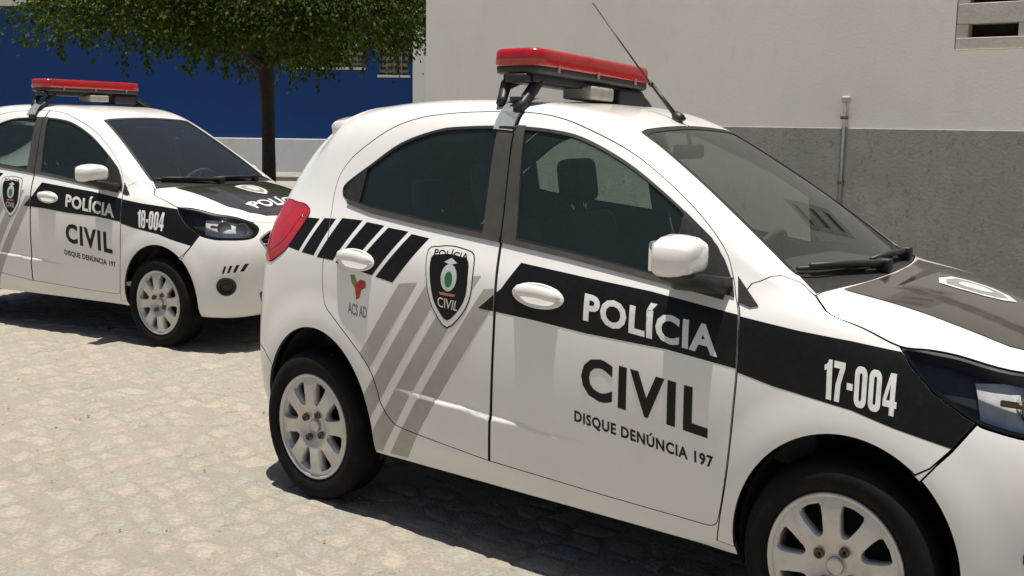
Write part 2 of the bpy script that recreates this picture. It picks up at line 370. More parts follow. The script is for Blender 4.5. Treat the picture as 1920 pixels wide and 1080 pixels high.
# ---- lettering
def ringo(x0, y0, x1, y1, r, n=5):
    o = []
    for cx, cy, a in ((x1-r, y1-r, 0), (x0+r, y1-r, 90), (x0+r, y0+r, 180), (x1-r, y0+r, 270)): o += [(cx+r*math.cos(R_(a+90*k/n)), cy+r*math.sin(R_(a+90*k/n))) for k in range(n+1)]
    return o
GLYPH = {'1': (.34, [[(.10, 0), (.32, 0), (.32, 1), (.17, 1), (.15, .93), (.08, .87), (0, .84), (0, .71), (.10, .74)]], []),
         '7': (.48, [[(0, 1), (.46, 1), (.46, .86), (.30, .45), (.26, 0), (.05, 0), (.09, .42), (.25, .83), (0, .83)]], []),
         '-': (.28, [[(.02, .36), (.26, .36), (.26, .53), (.02, .53)]], []),
         '0': (.52, [ringo(0, 0, .49, 1, .2)], [ringo(.19, .16, .30, .84, .055)]),
         '4': (.56, [[(.27, 0), (.46, 0), (.46, .19), (.54, .19), (.54, .35), (.46, .35), (.46, 1), (.24, 1), (0, .36), (0, .19), (.27, .19)]], [[(.14, .35), (.27, .35), (.27, .74)]]),
         '8': (.52, [ringo(0, 0, .49, 1, .2)], [ringo(.18, .58, .31, .85, .06), ringo(.18, .15, .31, .44, .06)])}
def block_digits(txt):
    bm = bmesh.new(); x = 0
    for ch in txt:
        w_, outs, holes = GLYPH[ch]; V = []; E = []
        for L in outs+holes:
            o = len(V); V += [Vector(p) for p in L]; E += [(o+i, o+(i+1) % len(L)) for i in range(len(L))]
        r = delaunay_2d_cdt(V, E, [], 0, 1e-6); vs = np.array([tuple(v) for v in r[0]]); bv = [bm.verts.new((a+x, b, 0)) for a, b in vs]
        for f in r[2]:
            c = vs[list(f)].mean(0)[None]
            if any(inside(c, L)[0] for L in outs) and not any(inside(c, L)[0] for L in holes): bm.faces.new([bv[i] for i in f])
        x += w_+.05
    return bm
def text_tris(txt, bold=.0, sp=1.0):
    if txt[0] in '0123456789': return block_digits(txt)
    cu = bpy.data.curves.new('t', 'FONT'); cu.body = txt; cu.size = 1; cu.offset = bold; cu.space_character = sp; cu.resolution_u = 3
    ob = bpy.data.objects.new('t', cu); COL.objects.link(ob); bpy.context.view_layer.update()
    me = bpy.data.meshes.new_from_object(ob.evaluated_get(bpy.context.evaluated_depsgraph_get()))
    bm = bmesh.new(); bm.from_mesh(me); bmesh.ops.triangulate(bm, faces=bm.faces)
    bpy.data.objects.remove(ob); bpy.data.curves.remove(cu); bpy.data.meshes.remove(me); return bm
def lettering(name, txt, TL, BL, TR, BR, matl, parent, bold=.02, off=.0013, cuts=10, top_view=False, sp=1.0):
    """text filling a quad given in side view (x,z) (or top view (x,h)), wrapped onto the body"""
    bm = text_tris(txt, bold, sp); P = np.array([v.co[:2] for v in bm.verts]); lo, hi = P.min(0), P.max(0)
    for k in range(1, cuts*4): bmesh.ops.bisect_plane(bm, geom=bm.verts[:]+bm.edges[:]+bm.faces[:], plane_co=(lo[0]+(hi[0]-lo[0])*k/(cuts*4), 0, 0), plane_no=(1, 0, 0))
    for k in range(1, 5): bmesh.ops.bisect_plane(bm, geom=bm.verts[:]+bm.edges[:]+bm.faces[:], plane_co=(0, lo[1]+(hi[1]-lo[1])*k/5, 0), plane_no=(0, 1, 0))
    bmesh.ops.triangulate(bm, faces=bm.faces); bm.verts.index_update()
    P = np.array([v.co[:2] for v in bm.verts]); F = [[v.index for v in f.verts] for f in bm.faces]; bm.free()
    s = (P-lo)/(hi-lo); TL, BL, TR, BR = map(np.asarray, (TL, BL, TR, BR))
    Q = (1-s[:, :1])*((1-s[:, 1:])*BL+s[:, 1:]*TL)+s[:, :1]*((1-s[:, 1:])*BR+s[:, 1:]*TR)
    if top_view:
        uv = top(np.abs(Q)*[1, 1]); sg = np.where(Q[:, 1] < 0, -1., 1.)
        p = S(uv[:, 0], uv[:, 1])+nrm(uv[:, 0], uv[:, 1])*off; p[:, 1] *= sg
    else:
        uv = side(Q); p = (S(uv[:, 0], uv[:, 1])+nrm(uv[:, 0], uv[:, 1])*off); p[:, 1] *= -1
    o = mesh(name, p, F, matl, parent); return o
def ellipse(cx, cz, rx, rz, a0=0, a1=360, n=72):
    a = np.radians(np.linspace(a0, a1, n, endpoint=(a1-a0) % 360 != 0)); return np.stack([cx+rx*np.cos(a), cz+rz*np.sin(a)], 1)
def surf_frame(x, z, sgn=-1):
    uv = side([(x, z)]); p = S(uv[:, 0], uv[:, 1])[0]; n = nrm(uv[:, 0], uv[:, 1])[0]; p[1] *= sgn; n[1] *= sgn; return Vector(p), Vector(n)
# ---------------------------------------------------------------- outlines, side view (x, z) in metres from the rear axle
DOORF = [(.845, .338), (1.278, .319), (1.61, .312)]+catmull([(1.61, .312), (1.645, .318), (1.664, .352), (1.685, .501), (1.697, .70), (1.698, .80), (1.689, .919), (1.665, .985), (1.648, 1.029), (1.60, 1.112), (1.468, 1.225), (1.259, 1.359), (1.056, 1.445), (.93, 1.478), (.823, 1.489)], 4)[1:]
BCUT = catmull([(.823, 1.489), (.818, 1.44), (.838, 1.20), (.848, 1.06), (.862, .93), (.866, .783), (.856, .5), (.845, .338)], 4)
DOORF += BCUT[1:-1]
DOORR = BCUT[:]+[(.455, .374)]+catmull([(.455, .374), (.41, .388), (.362, .447), (.345, .50), (.31, .573), (.227, .656), (.128, .735), (.085, .772), (.066, .83), (.058, .911), (.062, .97), (.064, 1.032), (.045, 1.12), (.034, 1.19), (.045, 1.255), (.09, 1.315), (.172, 1.374), (.27, 1.43), (.395, 1.468), (.56, 1.485), (.735, 1.490), (.823, 1.489)], 4)[1:-1]
DLOR = [(.845, 1.08), (.519, 1.109)]+catmull([(.254, 1.137), (.15, 1.156), (.102, 1.168), (.082, 1.193), (.098, 1.224), (.201, 1.291), (.336, 1.375), (.495, 1.424), (.62, 1.436), (.747, 1.440)], 4)+[(.814, 1.441)]
DLOF = [(.852, 1.079), (1.10, 1.052), (1.393, 1.014), (1.632, .982)]+catmull([(1.632, .982), (1.641, .99), (1.634, 1.03), (1.60, 1.085), (1.562, 1.128), (1.401, 1.240), (1.236, 1.338), (1.073, 1.408), (.96, 1.430), (.865, 1.438)], 4)[1:]+[(.822, 1.440)]
RARCH = ellipse(*ARCH[0][:2], ARCH[0][2], ARCH[0][3]); FARCH = ellipse(*ARCH[1][:2], ARCH[1][2], ARCH[1][3])
HEADL_T = [(2.112, .636, .900), (2.18, .615, .897), (2.241, .59, .887), (2.36, .552, .862), (2.45, .48, .835), (2.505, .41, .808)]
HEADL_B = [(2.545, .385, .77), (2.557, .45, .72), (2.51, .545, .705), (2.42, .62, .708), (2.33, .652, .727), (2.28, .66, .75), (2.20, .664, .80), (2.14, .655, .86)]
TAILL = [(-.30, .535, 1.135), (-.20, .575, 1.135), (-.116, .604, 1.127), (-.079, .631, 1.089), (-.152, .669, .974), (-.225, .665, .92), (-.285, .647, .895), (-.34, .60, .92), (-.345, .575, 1.0), (-.33, .55, 1.08)]
def close12(pts_xh):            # top-view open line from centre to side
    return top(dense(pts_xh, closed=False))
def build_car():
    root = empty('police_car')
    f_uv, r_uv = uv_side(DOORF), uv_side(DOORR)
    fa_uv, ra_uv = side(FARCH, tmin=0.9, tmax=8), side(RARCH, tmin=0.9, tmax=8)
    dlor, dlof = uv_side(DLOR), uv_side(DLOF)
    # loops through the wheel openings go down to the sill line only
    def arch_loop(c):            # opening in the (u,t) domain, closed below the sill
        a = ellipse(c[0], c[1], c[2], c[3], -14, 194, 60); q = side(a, tmin=1.2, tmax=8)
        lo = [(q[-1, 0], t) for t in np.linspace(q[-1, 1], .9, 8)[1:]]+[(u, .9) for u in np.linspace(q[-1, 0], q[0, 0], 16)[1:-1]]+[(q[0, 0], t) for t in np.linspace(.9, q[0, 1], 8)[:-1]]
        return np.vstack([q, np.array(lo)])
    fal, ral = arch_loop(ARCH[1]), arch_loop(ARCH[0])
    hl = uv_near(catmull(HEADL_T+HEADL_B, 4, True)); tl = uv_near(catmull(TAILL, 4, True), umax=7)
    # windscreen, hood, cowl (half loops closed along the centre line)
    ws_pts = [(1.20, 0), (1.20, .2), (1.205, .33)]+catmull([(1.212, .375), (1.225, .392), (1.30, .408), (1.45, .447), (1.6, .49), (1.72, .522), (1.782, .536), (1.805, .515), (1.835, .41), (1.86, .24), (1.87, .1), (1.872, 0)], 4)
    wso = close12(ws_pts); wso[0, 1] = wso[-1, 1] = 12
    def cl(uv):                  # close along t=12
        a, b = uv[-1, 0], uv[0, 0]; return np.vstack([uv, np.stack([np.linspace(a, b, 20)[1:-1], np.full(18, 12.)], 1)])
    ws = cl(wso)
    hood_r = close12(catmull([(1.925, 0), (1.918, .2), (1.90, .36), (1.862, .567)], 5)); hood_r[0, 1] = 12
    hood_s = near(dense(catmull([(1.862, .575, .995), (1.895, .612, .972), (1.926, .634, .957), (2.013, .637, .933), (2.109, .639, .899)]+HEADL_T[1:], 4), closed=False))
    hf = near(dense([(2.505, .41, .808), (2.53, .27, .80), (2.545, .12, .795), (2.548, 0, .795)], closed=False)); hf[-1, 0] = JN-1
    t_end = hf[-1, 1]
    hood = np.vstack([hood_r[:-1], hood_s, hf[1:], np.stack([np.full(8, JN-1.), np.linspace(t_end, 12, 9)[1:]], 1), np.stack([np.linspace(JN-1, hood_r[0, 0], 40)[1:-1], np.full(38, 12.)], 1)])
    cowl_s = wso[np.argmin(abs(S(wso[:, 0], wso[:, 1])[:, 0]-1.80)+(S(wso[:, 0], wso[:, 1])[:, 1] < .4)):]
    cowl = np.vstack([cowl_s, np.stack([np.linspace(cowl_s[-1, 0], hood_r[0, 0], 6)[1:-1], np.full(4, 12.)], 1), hood_r])
    fend = np.vstack([side(dense([tuple(q) for q in catmull([(1.652, .272), (1.6645, .352), (1.6855, .501), (1.6975, .70), (1.6985, .80), (1.6895, .919), (1.674, .966)], 4)], closed=False)),
                      near(dense([(1.674, .657, .968), (1.70, .628, 1.015), (1.76, .585, 1.028), (1.815, .552, 1.02), (1.862, .575, .995)], closed=False))[1:], hood_s[:max(4, int(len(hood_s)*.36))]])
    hs_tip = np.argmin(np.linalg.norm(S(hood_s[:, 0], hood_s[:, 1])-np.array([2.112, .636, .9]), axis=1))
    lowhl = near(dense([(2.112, .636, .900), (2.14, .655, .86), (2.20, .664, .80), (2.28, .66, .75), (2.305, .655, .736)], closed=False))
    bline = near(dense([(2.305, .655, .736), (2.257, .684, .663), (2.216, .71, .612)], closed=False))
    a0 = np.degrees(np.arctan2((.612-.305)/.352, (2.216-2.005)/.297)); farc = side(ellipse(*ARCH[1][:2], ARCH[1][2], ARCH[1][3], a0, 186, 50), tmin=1.2, tmax=8)
    fend = np.vstack([fend[:len(fend)-max(4, int(len(hood_s)*.36))], hood_s[:hs_tip+1], lowhl[1:], bline[1:], farc[1:]])
    # ---- front bumper
    hb = near(dense(catmull([(2.305, .655, .736), (2.33, .652, .727), (2.42, .62, .708), (2.51, .545, .705), (2.557, .45, .72), (2.545, .385, .77), (2.505, .41, .808)], 4), closed=False))
    barc = side(ellipse(*ARCH[1][:2], ARCH[1][2], ARCH[1][3], -10, a0, 30), tmin=1.2, tmax=8)
    bend = np.stack([np.full(16, JN-1.), np.linspace(t_end, 2.0, 17)[1:]], 1); bbot = np.stack([np.linspace(JN-1, barc[0, 0], 40)[1:], np.full(39, 2.0)], 1)
    bump = np.vstack([barc, bline[::-1][1:], hb[1:], hf[1:], bend, bbot])
    def cen(uv): uv = uv.copy(); uv[0, 0] = uv[-1, 0] = JN-1; a, b = uv[-1, 1], uv[0, 1]; return np.vstack([uv, np.stack([np.full(8, JN-1.), np.linspace(a, b, 10)[1:-1]], 1)])
    gril = cen(near(dense([(2.57, 0, .752), (2.56, .29, .748)]+[tuple(q) for q in catmull([(2.555, .31, .745), (2.55, .40, .705), (2.56, .405, .675), (2.59, .34, .585), (2.60, .31, .575)], 3)]+[(2.62, 0, .57)], closed=False), tmin=2.2))
    lowg = cen(near(dense([(2.62, 0, .41), (2.60, .36, .41), (2.57, .44, .37), (2.56, .42, .31), (2.60, 0, .30)], closed=False), tmin=2.1))
    fp, fn = surf_frame(2.486, .425, 1)
    q_ = Vector((fn.y, -fn.x, 0)).normalized(); w_ = fn.cross(q_)
    fog = uv_near([tuple(fp+q_*.058*math.cos(a)+w_*.052*math.sin(a)) for a in np.linspace(0, 2*math.pi, 28, endpoint=False)])
    # ---- tail
    tg = np.array([(0, 5.3), (1.2, 5.3), (2.25, 5.35), (2.42, 6.0), (2.50, 7.0), (2.45, 8.0), (2.42, 9.0), (2.36, 9.9), (2.0, 10.12), (1.0, 10.2), (0, 10.2)]); tg = dense(tg, .12)
    rw = dense(np.array([(0, 7.75), (1.6, 7.78), (2.15, 7.95), (2.28, 8.3), (2.26, 9.0), (2.18, 9.65), (1.9, 9.9), (0, 9.93)]), .12)
    rb_line = near(dense([(-.24, .74, .50), (-.30, .68, .545), (-.42, .52, .58), (-.49, .25, .60), (-.50, 0, .60)], closed=False)); rb_line[-1, 0] = 0
    ra1 = side(ellipse(*ARCH[0][:2], ARCH[0][2], ARCH[0][3], 150, 188, 16), tmin=1.2, tmax=8); 
    rb_line[0] = ra1[0]
    rbump = np.vstack([ra1[::-1], rb_line[1:], np.stack([np.zeros(10), np.linspace(rb_line[-1, 1], 2.0, 11)[1:]], 1), np.stack([np.linspace(0, ra1[-1, 0], 24)[1:-1], np.full(22, 2.0)], 1)])
    # ---- body shell: everything that is left
    dom = dense(np.array([(0, 2.0), (JN-1, 2.0), (JN-1, 12), (0, 12)]), .2)
    cuts = [f_uv, r_uv, fal, ral, ws, hood, cowl, fend, bump, hl, tl, tg, rbump]
    def grow(uv): return uv
    uv, tri = cdt([dom], cuts, .12, .1)
    body = sheet('body', uv, tri, [M_white, M_line], root, (-1, 1), 0, .014, M_line)
    # ---- doors and what belongs to them
    for s, nm in ((-1, 'right'), (1, 'left')):
        fd = panel('front_door', f_uv, [M_white], root, (s,), [dlof], gap=.0042, du=.16, dt=.07); rd = panel('rear_door', r_uv, [M_white], root, (s,), [dlor, ral], gap=.0042, du=.16, dt=.07)
        for d, dl, trim_line, nmw in ((fd, dlof, None, 'f'), (rd, dlor, None, 'r')):
            gl = uv_inset(dl, .010)
            bl_ = [(.852, 1.081), (1.10, 1.054), (1.393, 1.016), (1.632, .984)] if nmw == 'f' else [(.843, 1.081), (.519, 1.110), (.254, 1.138), (.125, 1.163)]
            panel('belt_moulding', uv_side(bl_+[(x_, z_-.017) for x_, z_ in bl_[::-1]]), [M_trim], d, (s,), gap=0, off=.007, thick=.012, inner=False, du=.15, dt=.05)
            uv, tri = cdt([dl], [gl], .15, .15); sheet('window_seal', uv, tri, M_rub, d, (s,), .003, .012)
            bc = [p for p in BCUT if 1.079 < p[1] < 1.4415]
            if nmw == 'f': pil = uv_side([(.851, 1.078), (.907, 1.074), (.857, 1.4405), (.822, 1.4415)]+[(p[0]+.0032, p[1]) for p in bc]); sail = uv_side([(1.455, 1.006), (1.462, 1.200), (1.562, 1.130), (1.612, 1.075), (1.648, 1.018), (1.662, .978)])
            else: pil = uv_side([(.843, 1.079), (.770, 1.088), (.750, 1.4405), (.815, 1.4415)]+[(p[0]-.0032, p[1]) for p in bc]); sail = uv_side([(.19, 1.146), (.195, 1.28), (.105, 1.21), (.095, 1.185), (.112, 1.168)])
            panel('pillar_trim', pil, [M_trim], d, (s,), gap=0, off=.0055, thick=.019, inner=False)
            panel('sail_trim', sail, [M_black], d, (s,), gap=0, off=.0062, thick=.012, inner=False)
            panel('window_glass', gl, [M_glass], d, (s,), gap=-.002, off=-.004, thick=0, inner=False)
        # handles: oval cup and grip
        for d, x, z, a in ((fd, 1.028, .915, -.05), (rd, .228, .955, -.04)):
            p, n = surf_frame(x, z, s); ex = Vector((1, 0, a)); ex = (ex-n*ex.dot(n)).normalized(); ez = n.cross(ex) if n.cross(ex).z > 0 else -n.cross(ex)
            bm = bmesh.new(); rg = []
            for r, h in ((1.0, .001), (.93, .005), (.82, .0035), (.55, .0022), (.2, .0018)):
                rg.append([bm.verts.new(p+ex*.098*r*math.cos(k*math.pi/14)+ez*.040*r*math.sin(k*math.pi/14)+n*h) for k in range(28)])
            for A, B in zip(rg[:-1], rg[1:]):
                for k in range(28): bm.faces.new((A[k], A[(k+1) % 28], B[(k+1) % 28], B[k]))
            bm.faces.new(rg[-1]); bmesh.ops.recalc_face_normals(bm, faces=bm.faces)
            hc = from_bm('handle', bm, M_white, d, True)
            bm = bmesh.new(); pr = []
            for i in range(13):
                q = -1+2*i/12; w_ = .017*math.sqrt(max(0, 1-q**6))+.003; lift = .009+.014*(1-q**4); c = p+ex*.088*q+ez*(.008*(1-q*q)+.004)+n*lift
                pr.append([bm.verts.new(c+ez*w_*math.cos(k*math.pi/6)+n*.010*math.sin(k*math.pi/6)*(1 if abs(q) < .99 else .3)) for k in range(12)])
            for A, B in zip(pr[:-1], pr[1:]):
                for k in range(12): bm.faces.new((A[k], A[(k+1) % 12], B[(k+1) % 12], B[k]))
            bm.faces.new(pr[0]); bm.faces.new(pr[-1])
            for q in (-.78, .78):
                c = p+ex*.088*q; box(bm, c-Vector((.008, .008, .008)), c+Vector((.008, .008, .008))+n*.022)
            bmesh.ops.recalc_face_normals(bm, faces=bm.faces)
            from_bm('grip', bm, M_white, d, True)
        if s < 0: FD, RD = fd, rd
    # sail piece ahead of the doors, on the wing
    for s in (-1, 1):
        panel('corner_trim', uv_side([(1.660, 1.034), (1.70, .995), (1.735, .962), (1.712, .956), (1.676, .966)], tmax=9.4), [M_black], root, (s,), gap=0, off=.004, thick=.008, inner=False)
        fe = panel('fender', fend, [M_white], root, (s,), du=.1, dt=.08)
        if s < 0: FE = fe
    panel('hood', hood, [M_white], root, (-1, 1), du=.1, dt=.08); HO = [o for o in root.children if o.name.startswith('hood')][0]
    fb = panel('front_bumper', bump, [M_white], root, (-1, 1), [gril, lowg, fog], du=.12, dt=.1)
    panel('rear_bumper', rbump, [M_white], root, (-1, 1))
    tgo = panel('tailgate', tg, [M_white], root, (-1, 1), [rw])
    panel('rear_window', rw, [M_glass], tgo, (-1, 1), gap=-.002, off=-.003, thick=0, inner=False)
    panel('windshield', ws, [M_wsglass], root, (-1, 1), gap=.001, off=-.003, thick=0, inner=False)
    WS = [o for o in root.children if o.name.startswith('windshield')][0]
    uv, tri = cdt([ws], [uv_inset(ws, .022)], .15, .15); sheet('windshield_border', uv, tri, M_rub, WS, (-1, 1), -.001, .006)
    panel('cowl', cowl, [M_black], root, (-1, 1), gap=.001, off=-.004)
    # ---- lamps
    for s in (-1, 1):
        hlo = panel('headlight', hl, [M_lens], root, (s,), off=.001, thick=0, inner=False)
        uv, tri = cdt([uv_inset(hl, .003)], [], .15, .15); sheet('lamp_bezel', uv, tri, M_black, hlo, (s,), -.055, .006)
        fr_ = uv_near([(2.315, .648, .745), (2.30, .62, .85), (2.40, .52, .86), (2.50, .41, .825), (2.56, .39, .76), (2.56, .46, .715), (2.50, .555, .70), (2.40, .63, .705)]); uv, tri = cdt([uv_inset(hl, .010), fr_], [], .12, .12); sheet('lamp_bowl', uv, tri, M_house, hlo, (s,), -.042, .006)
        uv, tri = cdt([uv_inset(hl, .002)], [uv_inset(hl, .012)], .15, .15); sheet('lamp_rim', uv, tri, M_black, hlo, (s,), -.004, .044)
        for (x, h, z, r, mt) in ((2.405, .552, .775, .040, M_chrome), (2.478, .475, .765, .036, M_chrome)):
            bm = bmesh.new(); ax = Vector((.80, s*.55, .05)).normalized(); c = Vector((x, s*h, z)); a_ = ax.orthogonal().normalized(); b_ = ax.cross(a_)
            rg = [[bm.verts.new(c+ax*d+a_*q*math.cos(k*math.pi/12)+b_*q*math.sin(k*math.pi/12)) for k in range(24)] for q, d in ((r*1.12, .012), (r*1.05, .016), (r, .008), (r*.72, -.018), (r*.3, -.028))]
            for A, B in zip(rg[:-1], rg[1:]):
                for k in range(24): bm.faces.new((A[k], A[(k+1) % 24], B[(k+1) % 24], B[k]))
            bm.faces.new(rg[-1]); from_bm('reflector', bm, mt, hlo, True)
        bm = bmesh.new(); box(bm, (2.345, .600*s-.006, .776), (2.395, .600*s+.006, .792), bevel=.004); from_bm('turn_signal', bm, M_amber, hlo, True)
        tlo = panel('taillight', tl, [M_tail], root, (s,), off=.003, thick=.03, inner=False)
        uv, tri = cdt([uv_inset(tl, .045)], [], .15, .15); sheet('lens_inset', uv, tri, M_tail, tlo, (s,), .0045, .003)
        # fog lamp
        p, n = surf_frame(2.486, .425, s); bm = bmesh.new(); a_ = n.orthogonal().normalized(); b_ = n.cross(a_)
        rg = [[bm.verts.new(p+n*d+a_*q*math.cos(k*math.pi/12)+b_*q*math.sin(k*math.pi/12)) for k in range(24)] for q, d in ((.062, -.012), (.058, .002), (.050, .003), (.036, -.018), (.034, -.02), (.02, -.012), (.004, -.009))]
        for A, B in zip(rg[:-1], rg[1:]):
            for k in range(24): bm.faces.new((A[k], A[(k+1) % 24], B[(k+1) % 24], B[k]))
        bm.faces.new(rg[-1]); from_bm('fog_lamp', bm, M_black, fb, True)
    # grilles: recessed backing and bars
    uv, tri = cdt([gril], [], .2, .2); g1 = sheet('grille', uv, tri, M_black, root, (-1, 1), -.03, .01)
    uv, tri = cdt([gril], [uv_inset(gril, .012)], .2, .2); sheet('grille_frame', uv, tri, M_chrome, g1, (-1, 1), .002, .03)
    for k in range(6):
        z = .595+k*.026; hw = .33+.09*min(1, (z-.57)/.12) if z < .69 else .42-.1*(z-.69)/.06
        bm = bmesh.new(); hs = np.linspace(-hw*.97, hw*.97, 17); q = near([(2.6, abs(h), z) for h in hs], umin=20, tmin=3); P = S(q[:, 0], q[:, 1]); P[:, 1] = hs
        tube(bm, [Vector(p)-Vector((.014, 0, 0)) for p in P], .005, 6); from_bm('grille_bar', bm, M_chrome if k in (1, 3) else M_black, g1, True)
    uv, tri = cdt([lowg], [], .2, .2); sheet('lower_grille', uv, tri, M_black, root, (-1, 1), -.02, .01)
    # underbody and wheel wells
    und = dense(np.array([(0, .0), (JN-1, .0), (JN-1, 2.0), (0, 2.0)]), .25); uv, tri = cdt([und], [fal, ral], .5, .5); sheet('underbody', uv, tri, M_dark, root, (-1, 1), -.004, .01)
    for cx, cz, rx, rz in ARCH:
        for s in (-1, 1):
            bm = bmesh.new(); A = np.radians(np.linspace(-16, 196, 41)); prof = ((.655, 1.0), (.64, .99), (.60, .985), (.47, .985), (.46, .9))
            rg = [[bm.verts.new((cx+rx*k*math.cos(a), s*y, cz+rz*k*math.sin(a))) for a in A] for y, k in prof]
            for a, b in zip(rg[:-1], rg[1:]):
                for i in range(40): bm.faces.new((a[i], a[i+1], b[i+1], b[i]))
            bm.faces.new(rg[-1]); from_bm('wheel_well', bm, M_dark, root, True)
    return root, dict(FD=FD, RD=RD, FE=FE, HO=HO, FB=fb, body=body, f_uv=f_uv, r_uv=r_uv, ral=ral, WS=WS, dlor=dlor, fend=fend, fal=fal)
# ---------------------------------------------------------------- wheels
WSX = .89        # drawn slightly narrow, as the photograph shows them
def build_wheel(parent, x, sgn):
    e = empty('wheel'); e.parent = parent; e.location = (x, sgn*.700, .292); e.rotation_euler = (0, 0, 0 if sgn < 0 else math.pi)
    # local: -y outwards
    bm = bmesh.new(); lathe(bm, [(.204, -.004), (.215, -.012), (.235, -.020), (.262, -.020), (.280, -.008), (.289, .012), (.292, .035), (.292, .14), (.288, .165), (.275, .178), (.21, .17)], 64, WSX)
    ty = from_bm('tyre', bm, M_tyre, e, True)
    bm = bmesh.new()
    for rr, yy in ((.292, .045), (.292, .085), (.292, .13)):
        pass
    # rim barrel + face with eight openings
    bm = bmesh.new(); lathe(bm, [(.198, .16), (.185, .12), (.178, .03), (.190, .006), (.204, -.002), (.2065, -.008), (.203, -.013), (.196, -.012), (.190, -.004)], 64, WSX)
    loops = []; n = 8
    outer = [(.192*math.cos(a), .192*math.sin(a)) for a in np.linspace(0, 2*math.pi, 64, endpoint=False)]
    for k in range(n):
        c = 2*math.pi*(k+.5)/n+.11; lp = []
        for r, da in ((.092, -.085), (.102, -.15), (.145, -.215), (.168, -.215), (.177, -.185), (.179, 0), (.177, .185), (.168, .215), (.145, .215), (.102, .15), (.092, .085), (.089, 0)):
            lp.append((r*math.cos(c+da), r*math.sin(c+da)))
        loops.append(lp)
    V = []; E = []
    for L in [outer]+loops:
        o = len(V); V += [Vector(p) for p in L]; E += [(o+i, o+(i+1) % len(L)) for i in range(len(L))]
    for r in (.03, .06, .085):
        V += [Vector((r*math.cos(a), r*math.sin(a))) for a in np.linspace(0, 2*math.pi, 24, endpoint=False)]
    for k in range(n):
        c = 2*math.pi*k/n+.11; V += [Vector((r*math.cos(c), r*math.sin(c))) for r in (.11, .135, .16)]
    r_ = delaunay_2d_cdt(V, E, [], 0, 1e-6); vs = np.array([tuple(v) for v in r_[0]]); fs = np.array(r_[2]); cc = vs[fs].mean(1); ok = inside(cc, outer)
    for L in loops: ok &= ~inside(cc, L)
    fs = fs[ok]
    def yy(r): return -.004-.010*np.sin(np.clip((.192-r)/.13, 0, 1)*math.pi)+.014*np.clip((.075-r)/.04, 0, 1)
    rr = np.hypot(vs[:, 0], vs[:, 1]); top_ = [bm.verts.new((a*WSX, float(yy(r)), b)) for (a, b), r in zip(vs, rr)]; bot = [bm.verts.new((a*WSX, float(yy(r))+.040, b)) for (a, b), r in zip(vs, rr)]
    ed = {}
    for a, b, c in fs:
        bm.faces.new((top_[a], top_[b], top_[c]))
        for e_ in ((a, b), (b, c), (c, a)): ed[tuple(e_)] = 1
    for a, b in ed:
        if (b, a) not in ed: bm.faces.new((top_[b], top_[a], bot[a], bot[b]))
    bmesh.ops.recalc_face_normals(bm, faces=bm.faces)
    rim = from_bm('rim', bm, M_rim, e); rim.data.polygons.foreach_set('use_smooth', [len(p.vertices) == 4 for p in rim.data.polygons])
    bm = bmesh.new(); lathe(bm, [(.19, .09), (.13, .085), (.12, .06), (.001, .06)], 32, WSX); from_bm('brake_drum', bm, M_dark, e, True)
    for k in range(4):
        a = math.pi/2*k+math.pi/4+.25; bm = bmesh.new(); rg = lathe(bm, [(.0135, .004), (.0135, -.010), (.0105, -.012), (.0095, -.004), (.004, -.0035)], 12); bm.faces.new(rg[-1])
        bmesh.ops.translate(bm, vec=(.054*WSX*math.cos(a), .0, .054*math.sin(a)), verts=bm.verts); from_bm('wheel_bolt', bm, M_bolt, e, True)
    bm = bmesh.new(); rg = lathe(bm, [(.026, .010), (.026, .003), (.020, .001), (.001, .0)], 24, WSX); from_bm('hub_cap', bm, M_rim, e, True)
    return e
